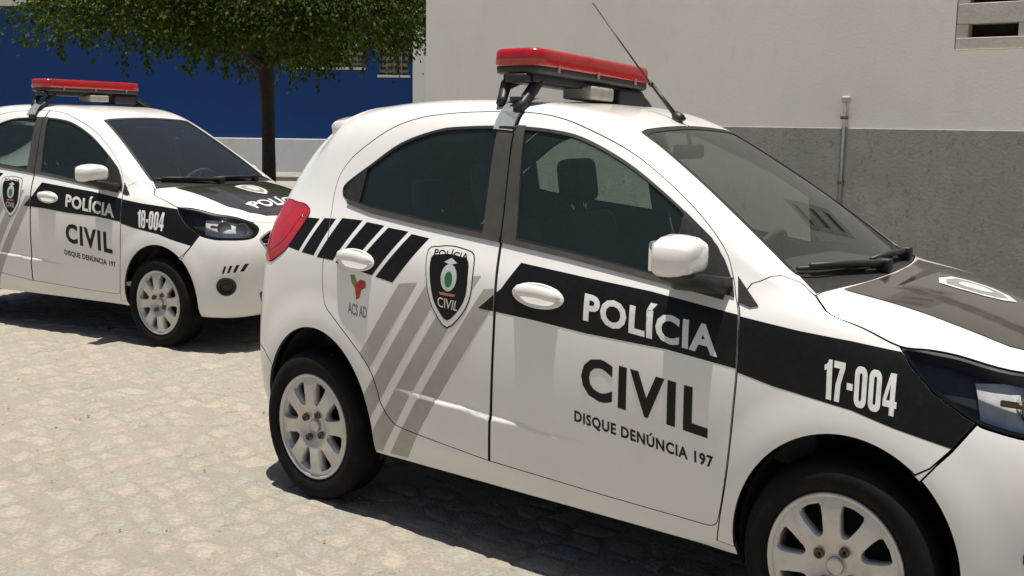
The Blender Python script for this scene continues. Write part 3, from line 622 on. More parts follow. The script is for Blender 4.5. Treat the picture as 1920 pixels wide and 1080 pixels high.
# ---------------------------------------------------------------- livery of the right-hand side
def livery(P, number, numquad):
    FD, RD, FE, HO, body = P['FD'], P['RD'], P['FE'], P['HO'], P['body']
    st1 = [(.943, 1.009), (1.186, .987), (1.407, .969), (1.72, .929), (1.72, .786), (1.483, .812), (1.214, .822), (1.019, .838), (.80, .850), (.886, .923)]
    decal('black_stripe', uv_side(st1), M_vinyl, FD, off=.0007, clip=[uv_inset(P['f_uv'], .0045)])
    decal('black_stripe', uv_side(st1), M_vinyl, RD, off=.0016, clip=[uv_inset(P['r_uv'], .0045)], du=.1, dt=.1)
    st2 = [(1.66, .934), (1.856, .911), (1.994, .90), (2.115, .886), (2.15, .85), (2.20, .80), (2.28, .748), (2.31, .742), (2.257, .668), (2.12, .700), (2.017, .728), (1.804, .757), (1.66, .788)]
    decal('black_stripe', uv_side(st2, tmax=8.6), M_vinyl, FE, clip=[uv_inset(P['fend'], .0040)])
    lettering('lettering', 'POLÍCIA', (1.195, .962), (1.200, .860), (1.632, .914), (1.640, .811), M_letw, FD, .036, sp=1.07)
    lettering('lettering', 'CIVIL', (1.203, .757), (1.203, .628), (1.622, .712), (1.624, .575), M_vinyl, FD, .036, sp=1.16)
    lettering('lettering', 'DISQUE DENÚNCIA 197', (1.181, .586), (1.181, .536), (1.642, .535), (1.644, .485), M_vinyl, FD, .028, cuts=14, sp=1.12)
    lettering('unit_number', number, *numquad, M_letw, FE, .05)
    for i, b in enumerate(([(-.095, 1.083), (-.008, 1.084), (-.089, .958), (-.170, .968)], [(.018, 1.088), (.085, 1.090), (.003, .950), (-.070, .955)], [(.118, 1.095), (.225, 1.094), (.113, .942), (.022, .946)], [(.249, 1.090), (.336, 1.083), (.205, .926), (.128, .936)], [(.357, 1.078), (.453, 1.071), (.318, .908), (.222, .922)], [(.470, 1.064), (.552, 1.056), (.418, .893), (.336, .905)])):
        decal('black_block', uv_side(b), M_vinyl, body if i < 2 else RD, outs=[P['r_uv']] if i < 2 else [])
        if i == 1: decal('black_block', uv_side(b), M_vinyl, RD, clip=[uv_inset(P['r_uv'], .003)])
    for k in range(4):           # slanting grey bands
        def xl(z, o): return .556+.655*(z-.402)-.118*k-o
        zt = (.925, .955, .965, .905)[k]; q = [(xl(zt, 0), zt), (xl(zt, .082), zt-.012), (xl(.26, .082), .26), (xl(.26, 0), .26)]
        L = uv_side(q, tmin=2.1); decal('grey_band', L, M_grey, RD, off=.0009, clip=[uv_inset(P['r_uv'], .0045)], outs=[P['ral']], du=.10, dt=.035)
        if k < 3: decal('grey_band', L, M_grey, body, off=.0012, du=.1, dt=.05, outs=[P['r_uv'], P['ral'], P['f_uv']])
    # shield
    sh = np.array([(.56, 1.02), (.60, 1.034), (.655, 1.040), (.71, 1.034), (.757, 1.018), (.768, .95), (.765, .88), (.735, .82), (.672, .765), (.618, .81), (.588, .86), (.566, .94)])
    c = sh.mean(0)
    def sc(k, dz=0): return [tuple(c+(p-c)*k+[0, dz]) for p in sh]
    for k, m_, o in ((1.0, M_vinyl, .0014), (.965, M_letw, .0018), (.80, M_vinyl, .0022)):
        decal('shield', uv_side([tuple(q) for q in catmull(sc(k, -.006 if k < .9 else 0), 3, True)]), m_, RD, off=o, du=.1, dt=.1)
    lettering('shield_lettering', 'POLÍCIA', (.590, 1.030), (.590, 1.000), (.735, 1.026), (.735, .996), M_vinyl, RD, .01, off=.0026, cuts=4)
    lettering('shield_lettering', 'CIVIL', (.625, .868), (.632, .835), (.722, .862), (.712, .829), M_letw, RD, .0, off=.0028, cuts=4)
    decal('shield_emblem', uv_side([tuple(q) for q in ellipse(.668, .935, .034, .045, n=20)]), MATS['emblem_pale'], RD, off=.0026, du=.1, dt=.1)
    decal('shield_emblem', uv_side([tuple(q) for q in ellipse(.668, .930, .017, .026, n=16)]), MATS['emblem_green'], RD, off=.0030, du=.1, dt=.1)
    decal('shield_emblem', uv_side([(.64, .985), (.668, 1.0), (.696, .985), (.668, .978)]), MATS['emblem_pale'], RD, off=.0026, du=.1, dt=.1)
    decal('shield_emblem', uv_side([(.632, .885), (.704, .883), (.698, .874), (.638, .876)]), MATS['emblem_rust'], RD, off=.0026, du=.1, dt=.1)
    # small state sticker
    decal('sticker', uv_side([(.210, .900), (.232, .902), (.248, .875), (.240, .852), (.222, .868)]), MATS['emblem_leaf'], RD, off=.0007, du=.1, dt=.1)
    decal('sticker', uv_side([(.238, .868), (.262, .888), (.288, .884), (.292, .862), (.270, .850), (.262, .822), (.246, .812), (.240, .840)]), MATS['emblem_red'], RD, off=.0009, du=.1, dt=.1)
    lettering('sticker_lettering', 'ACS AD', (.204, .800), (.206, .757), (.300, .793), (.300, .750), MATS['emblem_grey'], RD, .02, off=.0008, cuts=3)
    # hood: black vinyl field, shield and word (front of the car reads it)
    fx = [(1.935, 0), (1.929, .18), (1.914, .34), (1.90, .44), (2.05, .44), (2.20, .437), (2.33, .425), (2.44, .36), (2.485, .25), (2.50, 0)]
    uvt = top(dense(fx, closed=False)); uvt[0, 1] = uvt[-1, 1] = 12; a, b = uvt[-1, 0], uvt[0, 0]
    loop = np.vstack([uvt, np.stack([np.linspace(a, b, 24)[1:-1], np.full(22, 12.)], 1)]); uv, tri = cdt([loop], [], .1, .08); sheet('hood_vinyl', uv, tri, M_hoodvinyl, HO, (-1, 1), .0025, 0)
    lettering('hood_lettering', 'POLÍCIA', (2.335, -.30), (2.43, -.27), (2.335, .30), (2.43, .27), M_letw, HO, .02, off=.0042, top_view=True)
    shp = [(2.06, 0), (2.08, .085), (2.13, .095), (2.2, .085), (2.25, .05), (2.28, 0)]
    for k, m_, o in ((1.0, M_letw, .0042), (.80, MATS['emblem_grey'], .0052), (.45, MATS['emblem_pale'], .0062)):
        q = [(2.165+(x-2.165)*k, h*k) for x, h in shp]; uvt = top(dense(q, .012, closed=False)); uvt[0, 1] = uvt[-1, 1] = 12; a, b = uvt[-1, 0], uvt[0, 0]
        loop = np.vstack([uvt, np.stack([np.linspace(a, b, 10)[1:-1], np.full(8, 12.)], 1)]); uv, tri = cdt([loop], [], .1, .1); sheet('hood_shield', uv, tri, m_, HO, (-1, 1), o, 0)
    # dashes over the fog lamp
    for i in range(4):
        x = 2.466+i*.026; z = .507+i*.003; p, n = surf_frame(x+.006, z+.02, 1)
        decal('dash_mark', uv_side([(x, z), (x+.011, z-.001), (x+.024, z+.044), (x+.013, z+.045)]), M_vinyl, P['FB'], du=.1, dt=.1)
for n_, c_ in (('emblem_pale', (.50, .56, .52)), ('emblem_green', (.02, .14, .07)), ('emblem_rust', (.42, .17, .10)), ('emblem_leaf', (.16, .28, .10)), ('emblem_red', (.52, .035, .02)), ('emblem_grey', (.26, .26, .25))):
    mat(n_, c_, .45, noise=(30, tuple(v*.8 for v in c_), .4, .7))
# ---------------------------------------------------------------- fittings
def rounded(name, lo, hi, bev, matl, parent, rot=None, seg=3):
    bm = bmesh.new(); box(bm, lo, hi, rot, bev, seg); return from_bm(name, bm, matl, parent, True)
def fittings(root):
    for s in (-1, 1):                                    # door mirrors
        e = empty('door_mirror'); e.parent = root
        if s > 0: e.scale = (1, .70, .9); e.location = (-.02, .145, .075)
        else: e.scale = (1.08, 1.08, 1.08); e.location = (-.124, .054, -.086)
        bm = bmesh.new(); rg = []; n = 20
        for q, wy, wz, dx in ((0, .094, .046, .034), (.12, .098, .050, .027), (.4, .096, .050, .0), (.7, .088, .046, -.030), (.9, .074, .038, -.050), (1.0, .052, .026, -.058)):
            rg.append([bm.verts.new((1.545-dx, s*(.778)+s*wy*(abs(math.cos(a))**.5)*(1 if math.cos(a) > 0 else -1), 1.092+wz*(abs(math.sin(a))**.5)*(1.12 if math.sin(a) > 0 else -1)-.010*max(0, math.sin(a))*abs(math.cos(a)))) for a in np.linspace(0, 2*math.pi, n, endpoint=False)])
        for A, B in zip(rg[:-1], rg[1:]):
            for k in range(n): bm.faces.new((A[k], A[(k+1) % n], B[(k+1) % n], B[k]))
        bm.faces.new(rg[-1]); bm.faces.new(rg[0]); bmesh.ops.recalc_face_normals(bm, faces=bm.faces)
        from_bm('mirror_housing', bm, M_white, e, True)
        bm = bmesh.new(); box(bm, (1.496, s*.778-.082, 1.058), (1.508, s*.778+.082, 1.134), bevel=.005); from_bm('mirror_glass', bm, M_mirror, e, True)
        bm = bmesh.new(); rg = []
        for y, xa, xb, za, zb in ((.655, 1.47, 1.645, .985, 1.035), (.69, 1.475, 1.635, .992, 1.035), (.74, 1.485, 1.615, 1.012, 1.046), (.80, 1.495, 1.60, 1.028, 1.056), (.84, 1.505, 1.585, 1.04, 1.056)):
            rg.append([bm.verts.new(v) for v in ((xa, s*y, zb), (xa, s*y, za+.008), (xa+.02, s*y, za), (xb-.02, s*y, za), (xb, s*y, za+.008), (xb, s*y, zb))])
        for A, B in zip(rg[:-1], rg[1:]):
            for k in range(6): bm.faces.new((A[k], A[(k+1) % 6], B[(k+1) % 6], B[k]))
        bm.faces.new(rg[0]); bm.faces.new(rg[-1]); bmesh.ops.recalc_face_normals(bm, faces=bm.faces)
        from_bm('mirror_foot', bm, M_black, e, True)
    # wipers
    for y0, x0, y1, x1 in ((-.02, 1.895, -.47, 1.80), (.36, 1.865, -.06, 1.862)):
        bm = bmesh.new(); q = top([(x0, abs(y0)), ((x0+x1)/2, abs((y0+y1)/2)), (x1, abs(y1))]); P = S(q[:, 0], q[:, 1])+nrm(q[:, 0], q[:, 1])*.022; P[:, 1] = (y0, (y0+y1)/2, y1)
        tube(bm, [Vector(p) for p in P], (.012, .010, .006), 8); box(bm, Vector(P[0])-Vector((.022, .022, .03)), Vector(P[0])+Vector((.022, .022, .014)), bevel=.006)
        q2 = top([(x1+.0, abs(y1)), (x1-.03, abs(y1)+.02)]); b_ = [Vector(p)+Vector((-.012, 0, -.010)) for p in P]; tube(bm, [b_[1]+(b_[1]-b_[2])*.6, b_[1], b_[2]+(b_[2]-b_[1])*.2], .007, 6)
        from_bm('wiper', bm, M_black, root, True)
    # spoiler over the tailgate
    bm = bmesh.new(); rg = []
    for y in np.linspace(-.43, .43, 23):
        f = (abs(y)/.43); xt = -.245+.10*f**3; zt = 1.478-.035*f*f; th = .072*(1-.2*f**4); xr = .10-.03*f
        q = top([(xr, abs(y)), (xr-.09, abs(y))]); zr, zr2 = S(q[:, 0], q[:, 1])[:, 2]
        rg.append([bm.verts.new(v) for v in ((xr, y, zr-.004), (xr-.09, y, max(zr2+.004, zt+.006)), (xt+.07, y, zt+.006), (xt+.015, y, zt), (xt, y, zt-.014), (xt+.008, y, zt-th), (xt+.08, y, zt-th-.028), (xr-.03, y, zr-.07))])
    for A, B in zip(rg[:-1], rg[1:]):
        for k in range(8): bm.faces.new((A[k], A[(k+1) % 8], B[(k+1) % 8], B[k]))
    bm.faces.new(rg[0]); bm.faces.new(rg[-1]); bmesh.ops.recalc_face_normals(bm, faces=bm.faces); from_bm('spoiler', bm, M_white, root, True)
    # cabin
    rounded('cabin_floor', (-.25, -.60, .26), (1.95, .60, .30), .01, M_line, root)
    db = bmesh.new(); rg = []
    for y in np.linspace(-.60, .60, 13):
        k = 1-.12*abs(y)/.6; rg.append([db.verts.new(v) for v in ((1.86, y, .95*1), (1.78*1, y, .985), (1.60, y, .985+.02*k), (1.46, y, .97), (1.42, y, .90), (1.46, y, .75), (1.60, y, .55), (1.9, y, .5))])
    for A, B in zip(rg[:-1], rg[1:]):
        for k in range(8): db.faces.new((A[k], A[(k+1) % 8], B[(k+1) % 8], B[k]))
    db.faces.new(rg[0]); db.faces.new(rg[-1]); bmesh.ops.recalc_face_normals(db, faces=db.faces); from_bm('dashboard', db, M_dash, root, True)
    bm = bmesh.new(); a0 = Vector((1.36, .30, .93)); ax = Vector((-.85, 0, .52)).normalized(); ex = Vector((0, 1, 0)); ey = ax.cross(ex)
    tube(bm, [a0+ex*.17*math.cos(a)+ey*.17*math.sin(a) for a in np.linspace(0, 2*math.pi, 29)], .014, 8, False)
    box(bm, a0-Vector((.03, .06, .05)), a0+Vector((.03, .06, .05)), bevel=.015); tube(bm, [a0, a0+ex*.17], .012, 6); tube(bm, [a0, a0-ex*.17], .012, 6); tube(bm, [a0, a0-ey*.17*1], .012, 6); tube(bm, [a0, Vector((1.55, .30, .82))], .03, 8)
    from_bm('steering_wheel', bm, M_dash, root, True)
    for y in (-.31, .31):
        e = empty('front_seat'); e.parent = root; rb = Matrix.Rotation(R_(-17), 3, 'Y')
        rounded('cushion', (.72, y-.23, .42), (1.24, y+.23, .58), .06, M_seat, e); rounded('backrest', (.60, y-.22, .52), (.74, y+.22, 1.10), .06, M_seat, e, rb)
        bm = bmesh.new(); box(bm, (.53, y-.105, 1.13), (.63, y+.105, 1.31), Matrix.Rotation(R_(-8), 3, 'Y'), .045, 4); from_bm('headrest', bm, M_seat, e, True)
        bm = bmesh.new(); [tube(bm, [(.60, y+d, 1.06), (.58, y+d, 1.16)], .007, 6) for d in (-.05, .05)]; from_bm('headrest_post', bm, M_chrome, e, True)
    e = empty('rear_seat'); e.parent = root
    rounded('cushion', (-.02, -.55, .44), (.45, .55, .60), .06, M_seat, e); rounded('backrest', (-.16, -.55, .52), (-.02, .55, 1.05), .06, M_seat, e, Matrix.Rotation(R_(-16), 3, 'Y'))
    for y in (-.3, .3): bm = bmesh.new(); box(bm, (-.24, y-.11, 1.05), (-.15, y+.11, 1.19), None, .035, 3); from_bm('headrest', bm, M_seat, e, True)
    bm = bmesh.new(); box(bm, (1.20, -.11, 1.335), (1.225, .11, 1.385), None, .01, 3); tube(bm, [(1.215, 0, 1.38), (1.20, 0, 1.45)], .008, 6); from_bm('cabin_mirror', bm, M_black, root, True)
def light_bar(root, tilt, shift=0.0, HALF=.40):
    e = empty('light_bar', (.775+shift, -.06, 1.598)); e.parent = root; e.rotation_euler = (-R_(tilt), 0, R_(-3))
    def shell(name, prof, half, dep, matl, n=44):
        """rounded bar: profile of (z, scale)"""
        bm = bmesh.new(); rg = []
        for z, k, kz in prof:
            ring = []
            for a in np.linspace(0, 2*math.pi, n, endpoint=False):
                c, s = math.cos(a), math.sin(a); ring.append(bm.verts.new((dep*k*(abs(c)**.42)*(1 if c > 0 else -1), (half-(1-k)*dep)*(abs(s)**.14)*(1 if s > 0 else -1), z)))
            rg.append(ring)
        for A, B in zip(rg[:-1], rg[1:]):
            for k in range(n): bm.faces.new((A[k], A[(k+1) % n], B[(k+1) % n], B[k]))
        bm.faces.new(rg[0][::-1]); bm.faces.new(rg[-1]); bmesh.ops.recalc_face_normals(bm, faces=bm.faces); return from_bm(name, bm, matl, e, True)
    shell('lens', [(.027, .97, 1), (.030, 1.0, 1), (.074, .99, 1), (.083, .95, 1), (.087, .86, 1)], HALF, .105, M_red)
    shell('lens_base', [(.000, .90, 1), (.005, .985, 1), (.025, 1.0, 1), (.028, .985, 1)], HALF-.003, .102, M_black)
    for y in (-.27, -.01, .26):
        bm = bmesh.new(); box(bm, (.099, y-.004, .012), (.108, y+.004, .036)); from_bm('lens_clip', bm, M_spk, e)
    rounded('cross_bar', (-.065, -.37, -.026), (.07, .37, .002), .006, M_black, e)
    rounded('siren_driver', (-.02, -.06, -.062), (.11, .10, -.014), .012, M_spk, e); rounded('control_box', (-.05, .16, -.075), (.10, .35, -.012), .012, M_black, e)
    for s in (-1, 1):
        bm = bmesh.new()
        yo = .06; tube(bm, [(-.02, s*.33+yo*.3, -.005), (-.055, s*.40+yo*.6, -.035), (-.045, s*.455+yo, -.085), (-.035, s*.475+yo, -.10)], (.020, .022, .019, .018), 8)
        tube(bm, [(.05, s*.32+yo*.3, -.005), (.055, s*.39+yo*.6, -.05), (.05, s*.46+yo, -.10), (.05, s*.49+yo, -.125)], (.020, .022, .020, .02), 8)
        box(bm, (-.03, s*.375-.03, -.03), (.06, s*.375+.03, .0), None, .008); box(bm, (.005, s*.40-.02, -.092), (.055, s*.40+.02, -.078), None, .004)
        from_bm('mounting_leg', bm, M_black, e, True)
        # padded strap that hooks over the roof edge
        bm = bmesh.new(); A = []; B = []
        us = np.linspace(10.6, 9.55, 7)
        for t in us:
            for lst, x in ((A, .735+shift), (B, .815+shift)):
                uu_ = np.interp(x, S(np.linspace(6, 14, 200), np.full(200, t))[:, 0], np.linspace(6, 14, 200)); p = S(np.array([uu_]), np.array([t]))[0]+nrm(np.array([uu_]), np.array([t]))[0]*.010; lst.append(Vector((p[0], s*p[1], p[2])))
        va = [bm.verts.new(v) for v in A]; vb = [bm.verts.new(v) for v in B]; [bm.faces.new((va[i], va[i+1], vb[i+1], vb[i])) for i in range(6)]
        bmesh.ops.solidify(bm, geom=bm.faces[:], thickness=.005); bmesh.ops.recalc_face_normals(bm, faces=bm.faces); bmesh.ops.transform(bm, matrix=e.matrix_local.inverted() if False else (Matrix.Translation(e.location) @ e.rotation_euler.to_matrix().to_4x4()).inverted(), verts=bm.verts)
        from_bm('strap_pad', bm, M_strap, e, True)
        bm = bmesh.new(); p, n = surf_frame(.79+shift, 1.425, s); box(bm, p-Vector((.034, .008, .016)), p+Vector((.034, .008, .016)), None, .005); bmesh.ops.transform(bm, matrix=(Matrix.Translation(e.location) @ e.rotation_euler.to_matrix().to_4x4()).inverted(), verts=bm.verts)
        from_bm('strap_hook', bm, M_black, e, True)
    return e
def antenna(root):
    bm = bmesh.new(); tube(bm, [(1.175, 0, 1.462), (1.165, 0, 1.478), (1.15, 0, 1.492)], (.024, .022, .012), 10); tube(bm, [(1.155, 0, 1.485), (1.06, 0, 1.592)], (.009, .007), 8); tube(bm, [(1.06, 0, 1.588), (1.05, 0, 1.600)], .010, 8); tube(bm, [(1.05, 0, 1.598), (.805, 0, 1.89)], (.0035, .0022), 6)
    return from_bm('antenna', bm, M_black, root, True)
# ---- build both cars
car, PARTS = build_car()
livery(PARTS, '17-004', ((1.934, .850), (1.942, .748), (2.118, .832), (2.123, .728)))
fittings(car)
for x in WHEELX:
    for s in (-1, 1): build_wheel(car, x, s)
def copy_tree(o, parent=None):
    c = o.copy(); COL.objects.link(c); c.parent = parent
    for ch in list(o.children): copy_tree(ch, c)
    return c
car2 = copy_tree(car); car2.location = (-4.753, .836, 0); car2.rotation_euler = (0, 0, .1673)
def walk(o):
    for c in o.children: yield c; yield from walk(c)
for o in [o for o in walk(car2) if o.name.startswith('unit_number')]: fe2 = o.parent; bpy.data.objects.remove(o)
lettering('unit_number', '18-004', (1.832, .872), (1.846, .762), (2.045, .862), (2.05, .748), M_letw, fe2, .05)
car.scale = (1, .92, 1); car.location = (0, -.058, 0)
light_bar(car, 2.6); light_bar(car2, 0.2, -.08).location.z += .02; antenna(car)
tag(car, 'white police hatchback close by, numbered 17-004, with whip antenna on its roof', 'police car', 'white police hatchbacks')
tag(car2, 'white police hatchback parked farther back, numbered 18-004, in front of the blue building', 'police car', 'white police hatchbacks')
# ---------------------------------------------------------------- ground
def tinted(name, rough, attr, fine, bump):
    m = mat(name, (.3, .3, .3), rough, bump=bump); t = m.node_tree; b = t.nodes['Principled BSDF']; tc = [n for n in t.nodes if n.type == 'TEX_COORD'][0]
    a = t.nodes.new('ShaderNodeAttribute'); a.attribute_name = attr
    n = t.nodes.new('ShaderNodeTexNoise'); n.inputs['Scale'].default_value = fine[0]; n.inputs['Detail'].default_value = 10; n.inputs['Roughness'].default_value = .7
    t.links.new(tc.outputs['Object'], n.inputs['Vector']); r = t.nodes.new('ShaderNodeMapRange'); r.inputs[1].default_value = .3; r.inputs[2].default_value = .7; r.inputs[3].default_value = fine[1]; r.inputs[4].default_value = fine[2]
    t.links.new(n.outputs['Fac'], r.inputs[0]); x = t.nodes.new('ShaderNodeVectorMath'); x.operation = 'SCALE'; t.links.new(a.outputs['Color'], x.inputs[0]); t.links.new(r.outputs[0], x.inputs[3]); t.links.new(x.outputs[0], b.inputs['Base Color'])
    return m
def ground_mat():
    m = mat('sandy_paving', (.37, .335, .275), .92, bump=(85, 1.0, .014)); t = m.node_tree; b = t.nodes['Principled BSDF']; tc = [n for n in t.nodes if n.type == 'TEX_COORD'][0]
    prev = None
    for sc, c2, lo, hi in ((.55, (.325, .30, .252), .42, .62), (3.1, (.385, .335, .28), .5, .72), (11, (.275, .268, .232), .52, .70), (60, (.185, .16, .125), .56, .74), (120, (.45, .40, .32), .60, .75)):
        n = t.nodes.new('ShaderNodeTexNoise'); n.inputs['Scale'].default_value = sc; n.inputs['Detail'].default_value = 7; n.inputs['Roughness'].default_value = .65; t.links.new(tc.outputs['Object'], n.inputs['Vector'])
        r = t.nodes.new('ShaderNodeMapRange'); r.inputs[1].default_value = lo; r.inputs[2].default_value = hi; t.links.new(n.outputs['Fac'], r.inputs[0])
        x = t.nodes.new('ShaderNodeMix'); x.data_type = 'RGBA'; x.inputs[6].default_value = (.34, .305, .248, 1); x.inputs[7].default_value = (*c2, 1); t.links.new(r.outputs[0], x.inputs[0])
        if prev: t.links.new(prev, x.inputs[6])
        prev = x.outputs[2]
    t.links.new(prev, b.inputs['Base Color']); return m
M_ground = ground_mat()
M_stone = tinted('worn_stone', .88, 'tint', (60, .66, 1.24), (95, 1.0, .010))
gnd = mesh('ground', [(-180, -180, 0), (180, -180, 0), (180, 180, 0), (-180, 180, 0)], [(0, 1, 2, 3)], M_ground); tag(gnd, 'pale sandy paving of worn irregular stones under both cars', kind='structure')
rng = random.Random(7)
def stones():
    s = .112; nx, ny = 84, 62; x0, y0 = -6.6, -3.6; J = {}
    ang = R_(24); ca, sa = math.cos(ang), math.sin(ang)
    for i in range(nx+1):
        for j in range(ny*2+2):
            J[i, j] = ((i+rng.uniform(-.27, .27))*s*1.25, (j*.5+rng.uniform(-.14, .14))*s*1.0)
    singles = []; rest = []
    camp = np.array(CAM[:2]); f2 = np.array([math.cos(YAW), math.sin(YAW)]); r2_ = np.array([math.sin(YAW), -math.cos(YAW)])
    cand = []
    for i in range(nx):
        for j in range(ny):
            o = 1 if i % 2 else 0; P = [J[i, 2*j+o], J[i+1, 2*j+o], J[i+1, 2*j+1+o], J[i+1, min(2*j+2+o, ny*2+1)], J[i, min(2*j+2+o, ny*2+1)], J[i, 2*j+1+o]]
            P = [np.array([x0+px, y0+py]) for px, py in P]; c = sum(P)/6; d = c-camp; dep = d@f2; lat = d@r2_
            if dep < 1.5 or abs(lat)/dep > .56: continue
            if 485+FPX*(CAM[2]/dep) < 480: continue
            vis = not (-.35 < c[0] < 2.6 and abs(c[1]) < .66) and lat/dep < .15
            cand.append((dep if vis else dep+50, P, c, dep))
    cand.sort(key=lambda a: a[0])
    def geo(P, c, h):
        V = []; F = []; n = len(P)
        out = [c+(p-c)*(1-.010/max(.03, np.linalg.norm(p-c))) for p in P]; mid = [c+(p-c)*(1-.020/max(.05, np.linalg.norm(p-c))) for p in P]
        tz = [h*rng.uniform(.6, 1.15) for _ in P]
        V += [(*p, -.004) for p in out]+[(*p, t*.75) for p, t in zip(mid, tz)]+[(*(c+(p-c)*.6), t+.0015) for p, t in zip(mid, tz)]
        for a in (0, n): F += [(a+k, a+(k+1) % n, a+n+(k+1) % n, a+n+k) for k in range(n)]
        F.append(tuple(range(2*n, 3*n))); return V, F
    def tint():
        base = rng.choice([(.365, .332, .27), (.342, .322, .275), (.38, .335, .282), (.335, .318, .277), (.362, .324, .264), (.385, .345, .282)]); k = rng.uniform(.93, 1.05); return tuple(v*k for v in base)
    RV = []; RF = []; RC = []
    for n_, (key, P, c, dep) in enumerate(cand):
        h = rng.uniform(-.0035, .007); V, F = geo(P, c, h); col = tint()
        if n_ < 300:
            V2 = [(x-c[0], y-c[1], z) for x, y, z in V]; me = bpy.data.meshes.new('paving_stone'); me.from_pydata([tuple(map(float, v)) for v in V2], [], F); me.materials.append(M_stone)
            at = me.color_attributes.new('tint', 'FLOAT_COLOR', 'POINT'); at.data.foreach_set('color', np.tile((*col, 1), len(V2)).astype(np.float32)); me.polygons.foreach_set('use_smooth', np.ones(len(F), bool))
            link('paving_stone', me, gnd, (c[0], c[1], .001))
        else:
            o = len(RV); RV += V; RF += [tuple(v+o for v in f) for f in F]; RC += [(*col, 1)]*len(V)
    o = mesh('paving_stones', RV, RF, M_stone, gnd, True); o.location = (0, 0, .001); at = o.data.color_attributes.new('tint', 'FLOAT_COLOR', 'POINT'); at.data.foreach_set('color', np.array(RC, np.float32).ravel()); o['kind'] = 'stuff'
stones()
# pebbles and litter on the paving
bm = bmesh.new()
for _ in range(200):
    x, y = rng.uniform(-5, 1.5), rng.uniform(-2.4, 1.0); r = rng.uniform(.002, .007)
    mtx = Matrix.Translation((x, y, .008+r*.3)) @ Matrix.Rotation(rng.uniform(0, 6), 4, 'Z') @ Matrix.Diagonal((r*rng.uniform(.8, 1.6), r, r*.6, 1)); bmesh.ops.create_icosphere(bm, subdivisions=1, radius=1, matrix=mtx)
gr_ = from_bm('gravel', bm, mat('pebble', (.33, .28, .22), .9, noise=(40, (.20, .17, .13), .4, .65)), None, True); tag(gr_, 'loose grit scattered over the sandy paving', 'gravel', kind='stuff')
# ---------------------------------------------------------------- plastered wall behind the near car
def wall_mat(name, base, layers, bump, stain=None):
    m = mat(name, base, .92, bump=bump); t = m.node_tree; b = t.nodes['Principled BSDF']; tc = [n for n in t.nodes if n.type == 'TEX_COORD'][0]; prev = None
    for sc, c2, lo, hi, stretch in layers:
        mp = t.nodes.new('ShaderNodeMapping'); mp.inputs['Scale'].default_value = (1, 1, stretch); t.links.new(tc.outputs['Object'], mp.inputs[0])
        n = t.nodes.new('ShaderNodeTexNoise'); n.inputs['Scale'].default_value = sc; n.inputs['Detail'].default_value = 8; n.inputs['Roughness'].default_value = .62; t.links.new(mp.outputs[0], n.inputs['Vector'])
        r = t.nodes.new('ShaderNodeMapRange'); r.inputs[1].default_value = lo; r.inputs[2].default_value = hi; t.links.new(n.outputs['Fac'], r.inputs[0])
        x = t.nodes.new('ShaderNodeMix'); x.data_type = 'RGBA'; x.inputs[6].default_value = (*base, 1); x.inputs[7].default_value = (*c2, 1); t.links.new(r.outputs[0], x.inputs[0])
        if prev: t.links.new(prev, x.inputs[6])
        prev = x.outputs[2]
    if stain:                                           # ochre water stain under the vent, ragged edge
        c, rad, col = stain; ds = t.nodes.new('ShaderNodeVectorMath'); ds.operation = 'DISTANCE'; n = t.nodes.new('ShaderNodeTexNoise'); n.inputs['Scale'].default_value = 3.5; n.inputs['Detail'].default_value = 6
        t.links.new(tc.outputs['Object'], n.inputs['Vector']); ad = t.nodes.new('ShaderNodeVectorMath'); ad.operation = 'MULTIPLY_ADD'; ad.inputs[1].default_value = (.45, .45, .45); ad.inputs[2].default_value = (-.225, -.225, -.225)
        t.links.new(n.outputs['Color'], ad.inputs[0]); a2 = t.nodes.new('ShaderNodeVectorMath'); t.links.new(tc.outputs['Object'], a2.inputs[0]); t.links.new(ad.outputs[0], a2.inputs[1]); t.links.new(a2.outputs[0], ds.inputs[0]); ds.inputs[1].default_value = c
        r = t.nodes.new('ShaderNodeMapRange'); r.inputs[1].default_value = rad; r.inputs[2].default_value = rad*.25; r.inputs[4].default_value = .6; t.links.new(ds.outputs['Value'], r.inputs[0])
        x = t.nodes.new('ShaderNodeMix'); x.data_type = 'RGBA'; x.inputs[7].default_value = (*col, 1); t.links.new(r.outputs[0], x.inputs[0]); t.links.new(prev, x.inputs[6]); prev = x.outputs[2]
    t.links.new(prev, b.inputs['Base Color']); return m
WY = 3.0
M_wall = wall_mat('wall_limewash', (.86, .835, .77), ((.8, (.78, .755, .69), .45, .68, 1), (2.5, (.88, .835, .76), .5, .7, .4), (18, (.80, .765, .69), .58, .78, .25)), (60, .25, .004), ((1.78, WY, 1.80), .42, (.62, .46, .25)))
M_dado = wall_mat('dado_plaster', (.315, .305, .28), ((1.2, (.26, .25, .23), .42, .66, 1), (6, (.37, .352, .32), .5, .74, .6), (40, (.215, .205, .187), .55, .72, .5)), (55, .6, .01))
M_conc = wall_mat('vent_block_cement', (.60, .565, .50), ((5, (.48, .45, .40), .45, .7, 1), (40, (.55, .50, .43), .5, .7, 1)), (60, .5, .006))
wallo = empty('plaster_wall', (0, WY, 0)); tag(wallo, 'tall off-white plastered wall with grey lower band behind the near police car', 'wall')
def part(name, lo, hi, m_, parent, bevel=0, base=(0, WY, 0)):
    bm = bmesh.new(); box(bm, lo, hi, None, bevel, 1); o = from_bm(name, bm, m_, parent); 
    o.data.transform(Matrix.Translation(-Vector(base))); return o
VX0, VX1, VZ0, VZ1 = 1.385, 1.80, 1.90, 2.50
part('wall_face', (-2.63, WY, 1.40), (VX0, WY+.22, 5.2), M_wall, wallo); part('wall_face', (VX1, WY, 1.40), (7.5, WY+.22, 5.2), M_wall, wallo)
